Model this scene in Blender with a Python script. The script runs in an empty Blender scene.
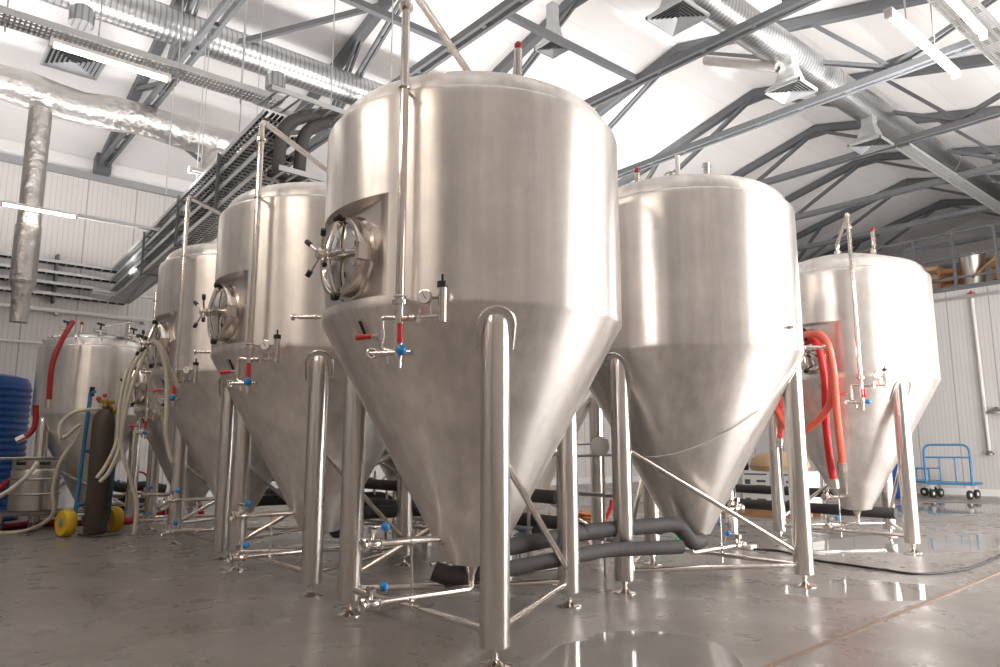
import bpy, math, random
from mathutils import Vector, Matrix
random.seed(7)
PI = math.pi
sc = bpy.context.scene
COL = sc.collection
V = Vector

# ------------------------------------------------------------------ camera
F, CH, PITCH, YAW = 726.2, 1.391, 0.1573, 0.8683
fw = V((math.cos(YAW)*math.cos(PITCH), math.sin(YAW)*math.cos(PITCH), math.sin(PITCH)))
rt = V((math.sin(YAW), -math.cos(YAW), 0)); up = rt.cross(fw)
cam_d = bpy.data.cameras.new('camera'); cam = bpy.data.objects.new('camera', cam_d); COL.objects.link(cam)
cam_d.sensor_width = 36; cam_d.lens = 36*F/1000; cam_d.clip_end = 200
cam.matrix_world = Matrix(((rt.x, up.x, -fw.x, 0), (rt.y, up.y, -fw.y, 0), (rt.z, up.z, -fw.z, CH), (0, 0, 0, 1)))
sc.camera = cam

def at(x, y, X=None, Y=None, Z=None):
    """a point of the photograph at a known distance: on the plane X=, Y= or Z="""
    d = fw*F + rt*(x-500) + up*(333.5-y); c = V((0, 0, CH))
    if X is not None: t = X/d.x
    elif Y is not None: t = Y/d.y
    else: t = (Z-CH)/d.z
    return c + d*t

# ------------------------------------------------------------------ materials
def mat(name, col, rough=.5, metal=0., emis=None, estr=0., noise=0., nscale=5., bump=0., bscale=20., rnoise=0., aniso=0., spec=None, coat=0., alpha=None):
    m = bpy.data.materials.new(name); m.use_nodes = True
    nt = m.node_tree; N = nt.nodes; L = nt.links; b = N['Principled BSDF']
    b.inputs['Base Color'].default_value = (*col, 1); b.inputs['Roughness'].default_value = rough; b.inputs['Metallic'].default_value = metal
    if spec is not None: b.inputs['Specular IOR Level'].default_value = spec
    if coat: b.inputs['Coat Weight'].default_value = coat; b.inputs['Coat Roughness'].default_value = .1
    if emis: b.inputs['Emission Color'].default_value = (*emis, 1); b.inputs['Emission Strength'].default_value = estr
    tc = N.new('ShaderNodeTexCoord')
    if noise or rnoise:
        n = N.new('ShaderNodeTexNoise'); n.inputs['Scale'].default_value = nscale; n.inputs['Detail'].default_value = 5
        L.new(tc.outputs['Object'], n.inputs['Vector'])
        if noise:
            mx = N.new('ShaderNodeMixRGB'); mx.inputs[1].default_value = (*[c*(1-noise) for c in col], 1); mx.inputs[2].default_value = (*[min(1, c*(1+noise)) for c in col], 1)
            L.new(n.outputs['Fac'], mx.inputs[0]); L.new(mx.outputs[0], b.inputs['Base Color'])
        if rnoise:
            mr = N.new('ShaderNodeMapRange'); mr.inputs['From Min'].default_value = .3; mr.inputs['From Max'].default_value = .7
            mr.inputs['To Min'].default_value = rough-rnoise; mr.inputs['To Max'].default_value = rough+rnoise
            L.new(n.outputs['Fac'], mr.inputs['Value']); L.new(mr.outputs[0], b.inputs['Roughness'])
    if bump:
        n2 = N.new('ShaderNodeTexNoise'); n2.inputs['Scale'].default_value = bscale; n2.inputs['Detail'].default_value = 3
        L.new(tc.outputs['Object'], n2.inputs['Vector'])
        bp = N.new('ShaderNodeBump'); bp.inputs['Strength'].default_value = bump; bp.inputs['Distance'].default_value = .01
        L.new(n2.outputs['Fac'], bp.inputs['Height']); L.new(bp.outputs[0], b.inputs['Normal'])
    if aniso:
        b.inputs['Anisotropic'].default_value = aniso; b.inputs['Anisotropic Rotation'].default_value = .25
        tg = N.new('ShaderNodeTangent'); tg.direction_type = 'RADIAL'; tg.axis = 'Z'
        L.new(tg.outputs[0], b.inputs['Tangent'])
    return m

M = {}
def tank_steel(name, col, rough):
    m = mat(name, col, rough, .78, aniso=.8); nt = m.node_tree; N = nt.nodes; L = nt.links; b = N['Principled BSDF']
    tc = N.new('ShaderNodeTexCoord')
    # cloudy handling marks
    n = N.new('ShaderNodeTexNoise'); n.inputs['Scale'].default_value = 2.2; n.inputs['Detail'].default_value = 8; n.inputs['Roughness'].default_value = .65
    L.new(tc.outputs['Object'], n.inputs['Vector'])
    # long vertical wash streaks
    mp = N.new('ShaderNodeMapping'); mp.inputs['Scale'].default_value = (9, 9, .45); L.new(tc.outputs['Object'], mp.inputs['Vector'])
    n2 = N.new('ShaderNodeTexNoise'); n2.inputs['Scale'].default_value = 1.0; n2.inputs['Detail'].default_value = 4; L.new(mp.outputs[0], n2.inputs['Vector'])
    # fine grain round the shell
    mp3 = N.new('ShaderNodeMapping'); mp3.inputs['Scale'].default_value = (4, 4, 160); L.new(tc.outputs['Object'], mp3.inputs['Vector'])
    n3 = N.new('ShaderNodeTexNoise'); n3.inputs['Scale'].default_value = 1.; L.new(mp3.outputs[0], n3.inputs['Vector'])
    ad = N.new('ShaderNodeMath'); ad.operation = 'ADD'; L.new(n.outputs['Fac'], ad.inputs[0]); L.new(n2.outputs['Fac'], ad.inputs[1])
    cr = N.new('ShaderNodeMapRange'); cr.inputs['From Min'].default_value = .7; cr.inputs['From Max'].default_value = 1.3
    L.new(ad.outputs[0], cr.inputs['Value'])
    mx = N.new('ShaderNodeMixRGB'); mx.inputs[1].default_value = (*[c*.78 for c in col], 1); mx.inputs[2].default_value = (*[min(1, c*1.1) for c in col], 1)
    L.new(cr.outputs[0], mx.inputs[0]); L.new(mx.outputs[0], b.inputs['Base Color'])
    rr = N.new('ShaderNodeMapRange'); rr.inputs['From Min'].default_value = .7; rr.inputs['From Max'].default_value = 1.3
    rr.inputs['To Min'].default_value = rough+.05; rr.inputs['To Max'].default_value = rough-.05
    L.new(ad.outputs[0], rr.inputs['Value']); L.new(rr.outputs[0], b.inputs['Roughness'])
    bp = N.new('ShaderNodeBump'); bp.inputs['Strength'].default_value = .06; bp.inputs['Distance'].default_value = .004
    L.new(n3.outputs['Fac'], bp.inputs['Height']); L.new(bp.outputs[0], b.inputs['Normal'])
    return m
M['tank'] = tank_steel('brushed_tank_steel', (.86, .82, .785), .33)
M['legsteel'] = mat('brushed_leg_steel', (.80, .76, .725), .27, 1, noise=.05, nscale=3, aniso=.5)
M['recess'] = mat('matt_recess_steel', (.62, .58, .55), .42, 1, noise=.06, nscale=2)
M['pipe'] = mat('polished_pipe_steel', (.80, .74, .69), .16, 1, rnoise=.04, nscale=12)
M['mirror'] = mat('polished_lid_steel', (.78, .75, .72), .08, 1, bump=.05, bscale=6)
M['dullsteel'] = mat('dull_steel', (.55, .52, .49), .35, 1, noise=.1)
M['darksteel'] = mat('dark_steel', (.25, .24, .23), .4, .8, noise=.1)
M['black'] = mat('black_plastic', (.02, .02, .02), .4, noise=.2)
M['lagging'] = mat('black_foam_lagging', (.055, .052, .052), .75, noise=.3, nscale=12, bump=.4, bscale=25)
M['greylag'] = mat('grey_foam_lagging', (.085, .082, .082), .7, noise=.25, nscale=12, bump=.4, bscale=25)
M['blue'] = mat('blue_plastic', (.03, .25, .62), .3, noise=.05)
M['red'] = mat('red_plastic', (.62, .03, .03), .35, noise=.05)
M['redhose'] = mat('red_rubber_hose', (.85, .15, .10), .3, noise=.1, nscale=8)
M['darkred'] = mat('dark_red_hose', (.36, .018, .018), .35, noise=.1)
M['cream'] = mat('cream_hose', (.60, .55, .46), .4, noise=.08)
M['white'] = mat('white_plastic', (.80, .79, .77), .4, noise=.03)
M['dial'] = mat('white_gauge_face', (.85, .84, .82), .3, noise=.01)
M['truss'] = mat('grey_painted_steel', (.125, .130, .138), .5, noise=.07, nscale=3)
M['tray'] = mat('zinc_tray', (.55, .56, .56), .4, .7, noise=.12, nscale=6)
M['cable'] = mat('black_cable', (.018, .018, .02), .5, noise=.2)
M['yellow'] = mat('yellow_rubber', (.75, .48, .02), .5, noise=.08)
M['bluepaint'] = mat('blue_painted_steel', (.05, .22, .42), .4, noise=.08)
M['bluetank'] = mat('blue_polyethylene', (.015, .085, .30), .4, noise=.08)
M['gas'] = mat('brown_grey_gas_bottle', (.075, .058, .045), .5, noise=.2, nscale=5)
M['brass'] = mat('brass', (.6, .42, .12), .3, 1, noise=.05)
M['carton'] = mat('white_carton', (.72, .72, .70), .7, noise=.06)
M['print'] = mat('black_print', (.08, .08, .09), .6, noise=.05)
M['kraft'] = mat('kraft_brown', (.52, .34, .2), .75, noise=.1)
M['wood'] = mat('raw_wood', (.42, .22, .10), .7, noise=.25, nscale=8)
M['greenp'] = mat('green_plastic', (.03, .45, .18), .35, noise=.1)
M['copper'] = mat('copper', (.55, .22, .1), .35, 1, noise=.15)
M['strip'] = mat('brown_joint_filler', (.24, .17, .13), .6, noise=.2)
M['tube'] = mat('lit_fluorescent_tube', (1, 1, 1), .4, emis=(1, .93, .82), estr=11)
M['diffuser'] = mat('grey_louvre', (.36, .37, .38), .45, .3, noise=.05)
M['cavity'] = mat('dark_cavity', (.03, .03, .03), .8, noise=.1)

def spiral_mat():
    m = mat('galvanised_spiral_duct', (.46, .465, .47), .38, 1.0)
    nt = m.node_tree; N = nt.nodes; L = nt.links; b = N['Principled BSDF']
    tc = N.new('ShaderNodeTexCoord'); sp = N.new('ShaderNodeSeparateXYZ'); L.new(tc.outputs['Object'], sp.inputs[0])
    mu = N.new('ShaderNodeMath'); mu.operation = 'MULTIPLY'; mu.inputs[1].default_value = 2*PI/.1; L.new(sp.outputs['X'], mu.inputs[0])
    si = N.new('ShaderNodeMath'); si.operation = 'SINE'; L.new(mu.outputs[0], si.inputs[0])
    pw = N.new('ShaderNodeMath'); pw.operation = 'GREATER_THAN'; pw.inputs[1].default_value = .6; L.new(si.outputs[0], pw.inputs[0])
    bp = N.new('ShaderNodeBump'); cx_ = N.new('ShaderNodeMixRGB'); cx_.inputs[1].default_value = (.47, .475, .48, 1); cx_.inputs[2].default_value = (.30, .305, .31, 1); L.new(pw.outputs[0], cx_.inputs[0]); L.new(cx_.outputs[0], b.inputs['Base Color'])
    bp.inputs['Strength'].default_value = .3; bp.inputs['Distance'].default_value = .003
    L.new(si.outputs[0], bp.inputs['Height']); L.new(bp.outputs[0], b.inputs['Normal'])
    return m
M['spiral'] = spiral_mat()
M['foil'] = mat('crinkled_foil_duct', (.55, .525, .51), .45, 1, bump=1., bscale=6, noise=.12)
for _n in M['foil'].node_tree.nodes:
    if _n.type == 'BUMP': _n.inputs['Distance'].default_value = .05

def ribbed(name, col, axis, pitch=.115, dark=.82, seam=1.15):
    m = mat(name, col, .5); nt = m.node_tree; N = nt.nodes; L = nt.links; b = N['Principled BSDF']
    tc = N.new('ShaderNodeTexCoord'); sp = N.new('ShaderNodeSeparateXYZ'); L.new(tc.outputs['Object'], sp.inputs[0])
    def fract(p):
        mu = N.new('ShaderNodeMath'); mu.operation = 'MULTIPLY'; mu.inputs[1].default_value = 1/p; L.new(sp.outputs[axis], mu.inputs[0])
        fr = N.new('ShaderNodeMath'); fr.operation = 'FRACT'; L.new(mu.outputs[0], fr.inputs[0]); return fr
    a = fract(pitch); g = N.new('ShaderNodeMath'); g.operation = 'LESS_THAN'; g.inputs[1].default_value = .14; L.new(a.outputs[0], g.inputs[0])
    s = fract(seam); g2 = N.new('ShaderNodeMath'); g2.operation = 'LESS_THAN'; g2.inputs[1].default_value = .03; L.new(s.outputs[0], g2.inputs[0])
    n = N.new('ShaderNodeTexNoise'); n.inputs['Scale'].default_value = .6; L.new(tc.outputs['Object'], n.inputs['Vector'])
    base = N.new('ShaderNodeMixRGB'); base.inputs[1].default_value = (*[c*.95 for c in col], 1); base.inputs[2].default_value = (*[min(1, c*1.04) for c in col], 1); L.new(n.outputs['Fac'], base.inputs[0])
    m1 = N.new('ShaderNodeMixRGB'); m1.inputs[2].default_value = (*[c*dark for c in col], 1); L.new(g.outputs[0], m1.inputs[0]); L.new(base.outputs[0], m1.inputs[1])
    m2 = N.new('ShaderNodeMixRGB'); m2.inputs[2].default_value = (*[c*.6 for c in col], 1); L.new(g2.outputs[0], m2.inputs[0]); L.new(m1.outputs[0], m2.inputs[1])
    L.new(m2.outputs[0], b.inputs['Base Color'])
    bp = N.new('ShaderNodeBump'); bp.inputs['Strength'].default_value = .5; bp.inputs['Distance'].default_value = .01; bp.invert = True
    L.new(g.outputs[0], bp.inputs['Height']); L.new(bp.outputs[0], b.inputs['Normal'])
    return m
M['wallx'] = ribbed('ribbed_wall_panel', (.70, .665, .645), 'X')
M['wally'] = ribbed('white_ribbed_wall_panel', (.60, .58, .57), 'Y')
M['roof'] = ribbed('white_roof_panel', (.80, .785, .78), 'Y', pitch=1.2, dark=.93, seam=6)
for nd in M['roof'].node_tree.nodes:
    if nd.type == 'MATH' and nd.operation == 'LESS_THAN': nd.inputs[1].default_value = .03 if nd.inputs[1].default_value > .1 else .0
M['plain'] = mat('plain_white_panel', (.74, .72, .70), .6, noise=.03, nscale=.5)

def floor_mat():
    m = mat('power_floated_concrete', (.33, .31, .30), .4); nt = m.node_tree; N = nt.nodes; L = nt.links; b = N['Principled BSDF']
    tc = N.new('ShaderNodeTexCoord')
    def nz(s, d, r=.6):
        n = N.new('ShaderNodeTexNoise'); n.inputs['Scale'].default_value = s; n.inputs['Detail'].default_value = d; n.inputs['Roughness'].default_value = r
        L.new(tc.outputs['Object'], n.inputs['Vector']); return n
    a = nz(.8, 8, .65); c = nz(14, 4); st = nz(1.9, 6, .6)
    r = N.new('ShaderNodeValToRGB'); L.new(a.outputs['Fac'], r.inputs[0])
    r.color_ramp.elements[0].position = .3; r.color_ramp.elements[0].color = (.225, .195, .172, 1)
    r.color_ramp.elements[1].position = .7; r.color_ramp.elements[1].color = (.345, .322, .308, 1)
    m1 = N.new('ShaderNodeMixRGB'); m1.blend_type = 'MULTIPLY'; m1.inputs[0].default_value = .25; L.new(r.outputs[0], m1.inputs[1]); L.new(c.outputs['Fac'], m1.inputs[2])
    # small dark stains
    r2 = N.new('ShaderNodeValToRGB'); L.new(st.outputs['Fac'], r2.inputs[0])
    r2.color_ramp.elements[0].position = .68; r2.color_ramp.elements[0].color = (1, 1, 1, 1)
    r2.color_ramp.elements[1].position = .78; r2.color_ramp.elements[1].color = (.7, .66, .63, 1)
    m2 = N.new('ShaderNodeMixRGB'); m2.blend_type = 'MULTIPLY'; m2.inputs[0].default_value = .45; L.new(m1.outputs[0], m2.inputs[1]); L.new(r2.outputs[0], m2.inputs[2])
    L.new(m2.outputs[0], b.inputs['Base Color'])
    rr = N.new('ShaderNodeMapRange'); rr.inputs['From Min'].default_value = .35; rr.inputs['From Max'].default_value = .65
    rr.inputs['To Min'].default_value = .22; rr.inputs['To Max'].default_value = .42
    L.new(st.outputs['Fac'], rr.inputs['Value']); L.new(rr.outputs[0], b.inputs['Roughness'])
    bp = N.new('ShaderNodeBump'); bp.inputs['Strength'].default_value = .15; bp.inputs['Distance'].default_value = .003
    L.new(c.outputs['Fac'], bp.inputs['Height']); L.new(bp.outputs[0], b.inputs['Normal'])
    return m
M['floor'] = floor_mat()
M['water'] = mat('shallow_water_on_concrete', (.27, .25, .235), .06, spec=.5, noise=.12, nscale=2.5)
M['glow'] = mat('bright_daylight_pane', (1, 1, 1), .5, emis=(1, .97, .94), estr=11)

# ------------------------------------------------------------------ mesh builder
class MB:
    def __init__(s): s.v = []; s.f = []
    def add(s, vs, fs):
        n = len(s.v); s.v += [tuple(p) for p in vs]; s.f += [tuple(n+i for i in f) for f in fs]; return s
    def box(s, c, size, rot=None):
        hx, hy, hz = [k/2 for k in size]; c = V(c)
        vs = [V((x, y, z)) for x in (-hx, hx) for y in (-hy, hy) for z in (-hz, hz)]
        if rot is not None:
            R = rot if isinstance(rot, Matrix) else Matrix.Rotation(rot, 3, 'Z'); vs = [R @ p for p in vs]
        return s.add([p+c for p in vs], [(0, 1, 3, 2), (4, 6, 7, 5), (0, 4, 5, 1), (2, 3, 7, 6), (0, 2, 6, 4), (1, 5, 7, 3)])
    def bar(s, a, b, w, h, upv=(0, 0, 1)):
        a = V(a); b = V(b); d = (b-a); L = d.length; d.normalize(); u = V(upv)
        x = d.cross(u); 
        if x.length < 1e-5: x = d.cross(V((1, 0, 0)))
        x.normalize(); z = x.cross(d)
        R = Matrix((x, d, z)).transposed()
        return s.box((a+b)/2, (w, L, h), R)
    def tube(s, pts, r, n=12, cap=True, closed=False):
        pts = [V(p) for p in pts]; m = len(pts)
        rs = r if isinstance(r, (list, tuple)) else [r]*m
        t = []
        for i in range(m):
            if closed: d = pts[(i+1) % m]-pts[i-1]
            else: d = pts[min(i+1, m-1)]-pts[max(i-1, 0)]
            t.append(d.normalized())
        u = t[0].orthogonal().normalized(); vs = []
        for i in range(m):
            u = (u - t[i]*u.dot(t[i])).normalized(); w = t[i].cross(u)
            for k in range(n):
                a = 2*PI*k/n; vs.append(pts[i]+(u*math.cos(a)+w*math.sin(a))*rs[i])
        fs = []
        for i in range(m if closed else m-1):
            j = (i+1) % m
            for k in range(n):
                k2 = (k+1) % n; fs.append((i*n+k, i*n+k2, j*n+k2, j*n+k))
        if cap and not closed:
            fs.append(tuple(range(n-1, -1, -1))); fs.append(tuple((m-1)*n+k for k in range(n)))
        return s.add(vs, fs)
    def lathe(s, prof, c=(0, 0, 0), axis=(0, 0, 1), n=24):
        c = V(c); z = V(axis).normalized(); x = z.orthogonal().normalized(); y = z.cross(x)
        vs = []; fs = []; m = len(prof)
        for r, h in prof:
            for k in range(n):
                a = 2*PI*k/n; vs.append(c+z*h+(x*math.cos(a)+y*math.sin(a))*max(r, 1e-4))
        for i in range(m-1):
            for k in range(n):
                k2 = (k+1) % n; fs.append((i*n+k, i*n+k2, (i+1)*n+k2, (i+1)*n+k))
        fs.append(tuple(range(n-1, -1, -1))); fs.append(tuple((m-1)*n+k for k in range(n)))
        return s.add(vs, fs)
    def cyl(s, a, b, r, n=14): return s.tube([a, b], r, n)
    def ball(s, c, r, n=12):
        return s.lathe([(r*math.sin(PI*i/8), -r*math.cos(PI*i/8)) for i in range(9)], c, n=n)
    def torus(s, c, axis, R, r, n=28, k=8):
        c = V(c); z = V(axis).normalized(); x = z.orthogonal().normalized(); y = z.cross(x)
        return s.tube([c+(x*math.cos(2*PI*i/n)+y*math.sin(2*PI*i/n))*R for i in range(n)], r, k, closed=True)
    def build(s, name, m, parent=None, label=None, cat=None, group=None, kind=None, flat=False, bevel=0, origin=None):
        me = bpy.data.meshes.new(name)
        vs = s.v
        if origin is not None: o_ = V(origin); vs = [tuple(V(p)-o_) for p in vs]
        me.from_pydata(vs, [], s.f); me.materials.append(M[m] if isinstance(m, str) else m)
        me.update()
        if not flat:
            me.polygons.foreach_set('use_smooth', [True]*len(me.polygons)); me.set_sharp_from_angle(angle=math.radians(42))
        o = bpy.data.objects.new(name, me); COL.objects.link(o)
        if origin is not None: o.location = origin
        if parent: o.parent = parent
        if bevel:
            b = o.modifiers.new('bevel', 'BEVEL'); b.width = bevel; b.segments = 2; b.limit_method = 'ANGLE'
        tag(o, label, cat, group, kind)
        return o
def tag(o, label=None, cat=None, group=None, kind=None):
    if label: o['label'] = label
    if cat: o['category'] = cat
    if group: o['group'] = group
    if kind: o['kind'] = kind
    return o
def empty(name, loc=(0, 0, 0), rz=0, label=None, cat=None, group=None):
    o = bpy.data.objects.new(name, None); COL.objects.link(o); o.location = loc; o.rotation_euler.z = rz; o.empty_display_size = .1
    return tag(o, label, cat, group)
KIDS = {}
def copy_tree(o, parent=None):
    c = o.copy(); COL.objects.link(c)
    if parent: c.parent = parent
    for ch in list(o.children): copy_tree(ch, c)
    return c
def dup(o, loc, rz, label, group=None):
    c = copy_tree(o); c.location = loc; c.rotation_euler.z = rz; c['label'] = label
    if group: c['group'] = group
    return c
def fillet(pts, r, k=5):
    pts = [V(p) for p in pts]; out = [pts[0]]
    for i in range(1, len(pts)-1):
        a = pts[i-1]-pts[i]; b = pts[i+1]-pts[i]; q = min(r, a.length*.49, b.length*.49); p0 = pts[i]+a.normalized()*q; p1 = pts[i]+b.normalized()*q
        for j in range(k+1):
            t = j/k; out.append(p0*(1-t)**2+pts[i]*2*t*(1-t)+p1*t*t)
    out.append(pts[-1]); return out
def spline(pts, k=8):
    pts = [V(p) for p in pts]; out = []
    P = [pts[0]*2-pts[1]]+pts+[pts[-1]*2-pts[-2]]
    for i in range(1, len(P)-2):
        for j in range(k):
            t = j/k; a, b, c, d = P[i-1], P[i], P[i+1], P[i+2]
            out.append(.5*((2*b)+(c-a)*t+(2*a-5*b+4*c-d)*t*t+(3*b-a-3*c+d)*t**3))
    out.append(pts[-1]); return out

# ------------------------------------------------------------------ the building
X0, X1, Y0, Y1 = -7.0, 25.3, -1.6, 20.5
XE = 36.0
RZ, RY, SL = 11.42, 10.0, .25
def roofz(y): return RZ-SL*abs(y-RY)
mb = MB(); mb.box(((X0+XE)/2, (Y0+Y1)/2, -.1), (XE-X0, Y1-Y0, .2)); mb.build('floor', 'floor', kind='structure', flat=True)
mb = MB()
for ya, yb in ((RY, Y1), (RY, Y0)):
    s = 1 if yb > ya else -1
    a = [(X0, ya, roofz(ya)), (XE, ya, roofz(ya)), (XE, yb, roofz(yb)), (X0, yb, roofz(yb))]
    b = [(x, y, z+.15) for x, y, z in a]
    mb.add(a+b, [(0, 1, 2, 3), (4, 7, 6, 5), (0, 4, 5, 1), (2, 6, 7, 3), (1, 5, 6, 2), (0, 3, 7, 4)])
mb.build('ceiling', 'roof', kind='structure', flat=True)
def wall_y(name, y, y2, h, m): MB().box(((X0+XE)/2, (y+y2)/2, h/2), (XE-X0, abs(y2-y), h)).build(name, m, kind='structure', flat=True)
wall_y('wall_left', Y1, Y1+.2, roofz(Y1)+.1, 'wallx')
# near wall (behind the camera's right hand) has tall bright windows
WIN = [(8.2, 10.6), (11.8, 14.2), (15.4, 17.8), (19.0, 21.4)]
WZ0, WZ1 = .35, 5.4
mb = MB(); hz = roofz(Y0)+.1
xs = [X0]+[x for w in WIN for x in w]+[XE]
for i in range(0, len(xs), 2): mb.box(((xs[i]+xs[i+1])/2, Y0-.1, hz/2), (xs[i+1]-xs[i], .2, hz))
for a, b in WIN:
    mb.box(((a+b)/2, Y0-.1, WZ0/2), (b-a, .2, WZ0)); mb.box(((a+b)/2, Y0-.1, (hz+WZ1)/2), (b-a, .2, hz-WZ1))
mb.build('wall_right', 'wallx', kind='structure', flat=True)
for i, (a, b) in enumerate(WIN):
    w = empty('window_%d' % (i+1), ((a+b)/2, Y0-.1, WZ0)); w['kind'] = 'structure'
    MB().box((0, 0, (WZ1-WZ0)/2), (b-a, .03, WZ1-WZ0)).build('pane', 'glow', w, flat=True)
    fr = MB(); W = b-a; H = WZ1-WZ0
    for x in (-W/2+.03, 0, W/2-.03): fr.box((x, .04, H/2), (.06, .06, H))
    for z in (.03, H/3, 2*H/3, H-.03): fr.box((0, .04, z), (W, .06, .06))
    fr.build('window_frame', 'white', w, flat=True)
# wall behind the camera and the white panel wall under the mezzanine
def gable(name, x, x2, zb, m):
    a = [(x, Y0, zb), (x, Y1, zb), (x, Y1, roofz(Y1)), (x, RY, RZ), (x, Y0, roofz(Y0))]; n = 5
    b = [(x2, y, z) for _, y, z in a]
    MB().add(a+b, [tuple(range(n)), tuple(range(2*n-1, n-1, -1))]+[(i, n+i, n+(i+1) % n, (i+1) % n) for i in range(n)]).build(name, m, kind='structure', flat=True)
gable('wall_back', X0-.2, X0, 0, 'wally')
gable('wall_far', XE, XE+.2, 0, 'plain')
MZ = 6.35
mb = MB().box((X1+.1, (Y0+Y1)/2, MZ/2), (.2, Y1-Y0, MZ)); mb.build('wall_front', 'wally', kind='structure', flat=True)
mb = MB().box(((X1+XE)/2+.1, (Y0+Y1)/2, MZ-.1), (XE-X1-.2, Y1-Y0, .18)); mb.build('trim_1', 'plain', kind='structure', flat=True)
mb = MB().box((X1-.04, (Y0+Y1)/2, MZ+.0), (.12, Y1-Y0, .12)); mb.build('trim_2', 'truss', kind='structure', flat=True)
# eave beam on the left wall, base kerb on both
MB().box(((X0+XE)/2, Y1-.02, (8.4+roofz(Y1))/2), (XE-X0, .05, roofz(Y1)-8.4)).build('trim_5', 'roof', kind='structure', flat=True)
mb = MB().box(((X0+X1)/2, Y1-.06, 8.33), (X1-X0, .12, .18)); mb.build('trim_3', 'diffuser', kind='structure', flat=True)
MB().box(((X0+X1)/2, Y1-.03, .12), (X1-X0, .06, .24)).build('baseboard_left', 'white', kind='structure', flat=True)
MB().box((X1-.03, (Y0+Y1)/2, .1), (.06, Y1-Y0, .2)).build('baseboard_front', 'white', kind='structure', flat=True)
# joint strip across the floor at the lower right
p, q = at(770, 667, Z=0), at(1000, 572.6, Z=0); dq = (q-p).normalized()
MB().bar(p-dq*2+V((0, 0, .004)), q+dq*6+V((0, 0, .004)), .035, .016).build('trim_4', 'strip', kind='structure', flat=True)

# ------------------------------------------------------------------ roof trusses
TX = [.15+3.55*k for k in range(-1, 10)]
CZ = 8.62
def truss():
    r = empty('roof_truss')
    tz = lambda y: roofz(y)-.13
    for ye in (Y1-.05, Y0+.05):
        MB().bar((0, RY, tz(RY)), (0, ye, tz(ye)), .2, .2).build('top_chord', 'truss', r, flat=True)
    b = MB()
    for dx in (-.085, .085): b.bar((dx, Y1-.1, CZ), (dx, Y0+.1, CZ), .07, .13)
    for k in range(22):
        y = Y0+.6+k*1.0
        b.box((0, y, CZ), (.12, .1, .08))
    b.build('bottom_chord', 'truss', r, flat=True)
    for s in (-1, 1):
        ny = RY+s*4.9
        def dbl(p, q, w=.05):
            m = MB(); 
            for dx in (-.05, .05): m.bar(V(p)+V((dx, 0, 0)), V(q)+V((dx, 0, 0)), w, .075)
            m.box((V(p)+V(q))/2, (.1, .06, .06)); m.build('strut', 'truss', r, flat=True)
        dbl((0, RY, tz(RY)-.05), (0, ny, CZ+.1))
        dbl((0, RY+s*3.3, tz(RY+s*3.3)), (0, ny, CZ+.1))
        dbl((0, RY+s*7.2, tz(RY+s*7.2)), (0, ny, CZ+.1))
        MB().box((0, ny, CZ+.12), (.03, .7, .34)).build('gusset_plate', 'truss', r, flat=True)
    MB().box((0, RY, tz(RY)-.14), (.03, .6, .26)).build('gusset_plate', 'truss', r, flat=True)
    MB().box((0, Y1-.2, CZ+.02), (.36, .36, .5)).build('end_bracket', 'truss', r, flat=True)
    return r
tnames = ['grey steel roof truss behind the camera', 'grey steel roof truss over the photographer, nearest the back wall',
 'grey roof truss whose foot sits on the left wall at upper left', 'grey roof truss passing behind the tall central tank, its foot hidden by cable trays',
 'grey roof truss crossing directly behind the dome of the front tank', 'grey roof truss whose lower chord runs above the right front tank',
 'grey roof truss just beyond the middle ceiling diffuser', 'grey roof truss just beyond the farthest ceiling diffuser',
 'grey roof truss with its lower chord level with the mezzanine edge', 'grey roof truss over the front part of the mezzanine', 'darkest roof truss, farthest away over the mezzanine']
t0 = truss(); t0.location.x = TX[0]; tag(t0, tnames[0], 'roof truss', 'roof trusses')
for x, nm in list(zip(TX, tnames))[1:]:
    c = copy_tree(t0); c.location.x = x; c['label'] = nm
# horizontal ties between the lower chords
for i, (ya, k, nm) in enumerate(((9.85, 2, 'grey steel tie above the front tank, left of the polished pipe arm'), (8.5, 3, 'grey steel tie meeting the truss right of the front tank dome'))):
    x = TX[k]
    MB().bar((x+.1, ya, CZ), (x+3.45, ya, CZ), .11, .11).build('roof_tie', 'truss', label=nm, cat='roof tie', flat=True)
MB().bar((TX[2]+.1, 13.6, 9.3-.5), (TX[3], 12.1, 10.6), .1, .1).build('roof_brace', 'truss', label='grey diagonal brace between trusses above the left spiral duct', cat='roof brace', flat=True)
MB().bar((4.2, 16.9, 8.6), (5.6, 18.6, 8.75), .08, .08).build('roof_brace', 'truss', label='short grey brace behind the foil duct near the cable trays', cat='roof brace', flat=True)

# ------------------------------------------------------------------ ducts
def duct(name, x0, x1, y, z, r, label, m='spiral', stubs=()):
    o = MB().tube([(x0+(x1-x0)*i/40, y, z) for i in range(41)], r, 32).build(name, m, label=label, cat='duct')
    for s in (8.3, 15.3, 22.3) if x1 > 12 else (1.6, 5.2):
        if x0 < s < x1: MB().tube([(s-.06, y, z), (s+.06, y, z)], r+.012, 32).build('coupling_ring', 'dullsteel', o)
    for s in stubs:
        MB().tube([(s, y, z-r+.05), (s, y, z-r-.24)], .2, 20).build('branch_stub', 'spiral', o)
    return o
duct('ventilation_duct', -5.5, 13.0, 13.55, 9.22, .33, 'large galvanised spiral duct crossing the upper left above the cable tray', stubs=(1.95, 5.45))
duct('ventilation_duct', 3.0, 34, 6.75, 9.4, .34, 'large galvanised spiral duct running away at upper right')
MB().tube([(x*.5-5.5, 16.0+.04*math.sin(x*1.7), 8.25+.04*math.sin(x*1.1)) for x in range(0, 24)], [.34+.02*math.sin(x*2.3) for x in range(24)], 28).build('foil_duct', 'foil', label='crinkled silver foil duct at far upper left below the spiral duct', cat='duct')
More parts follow.
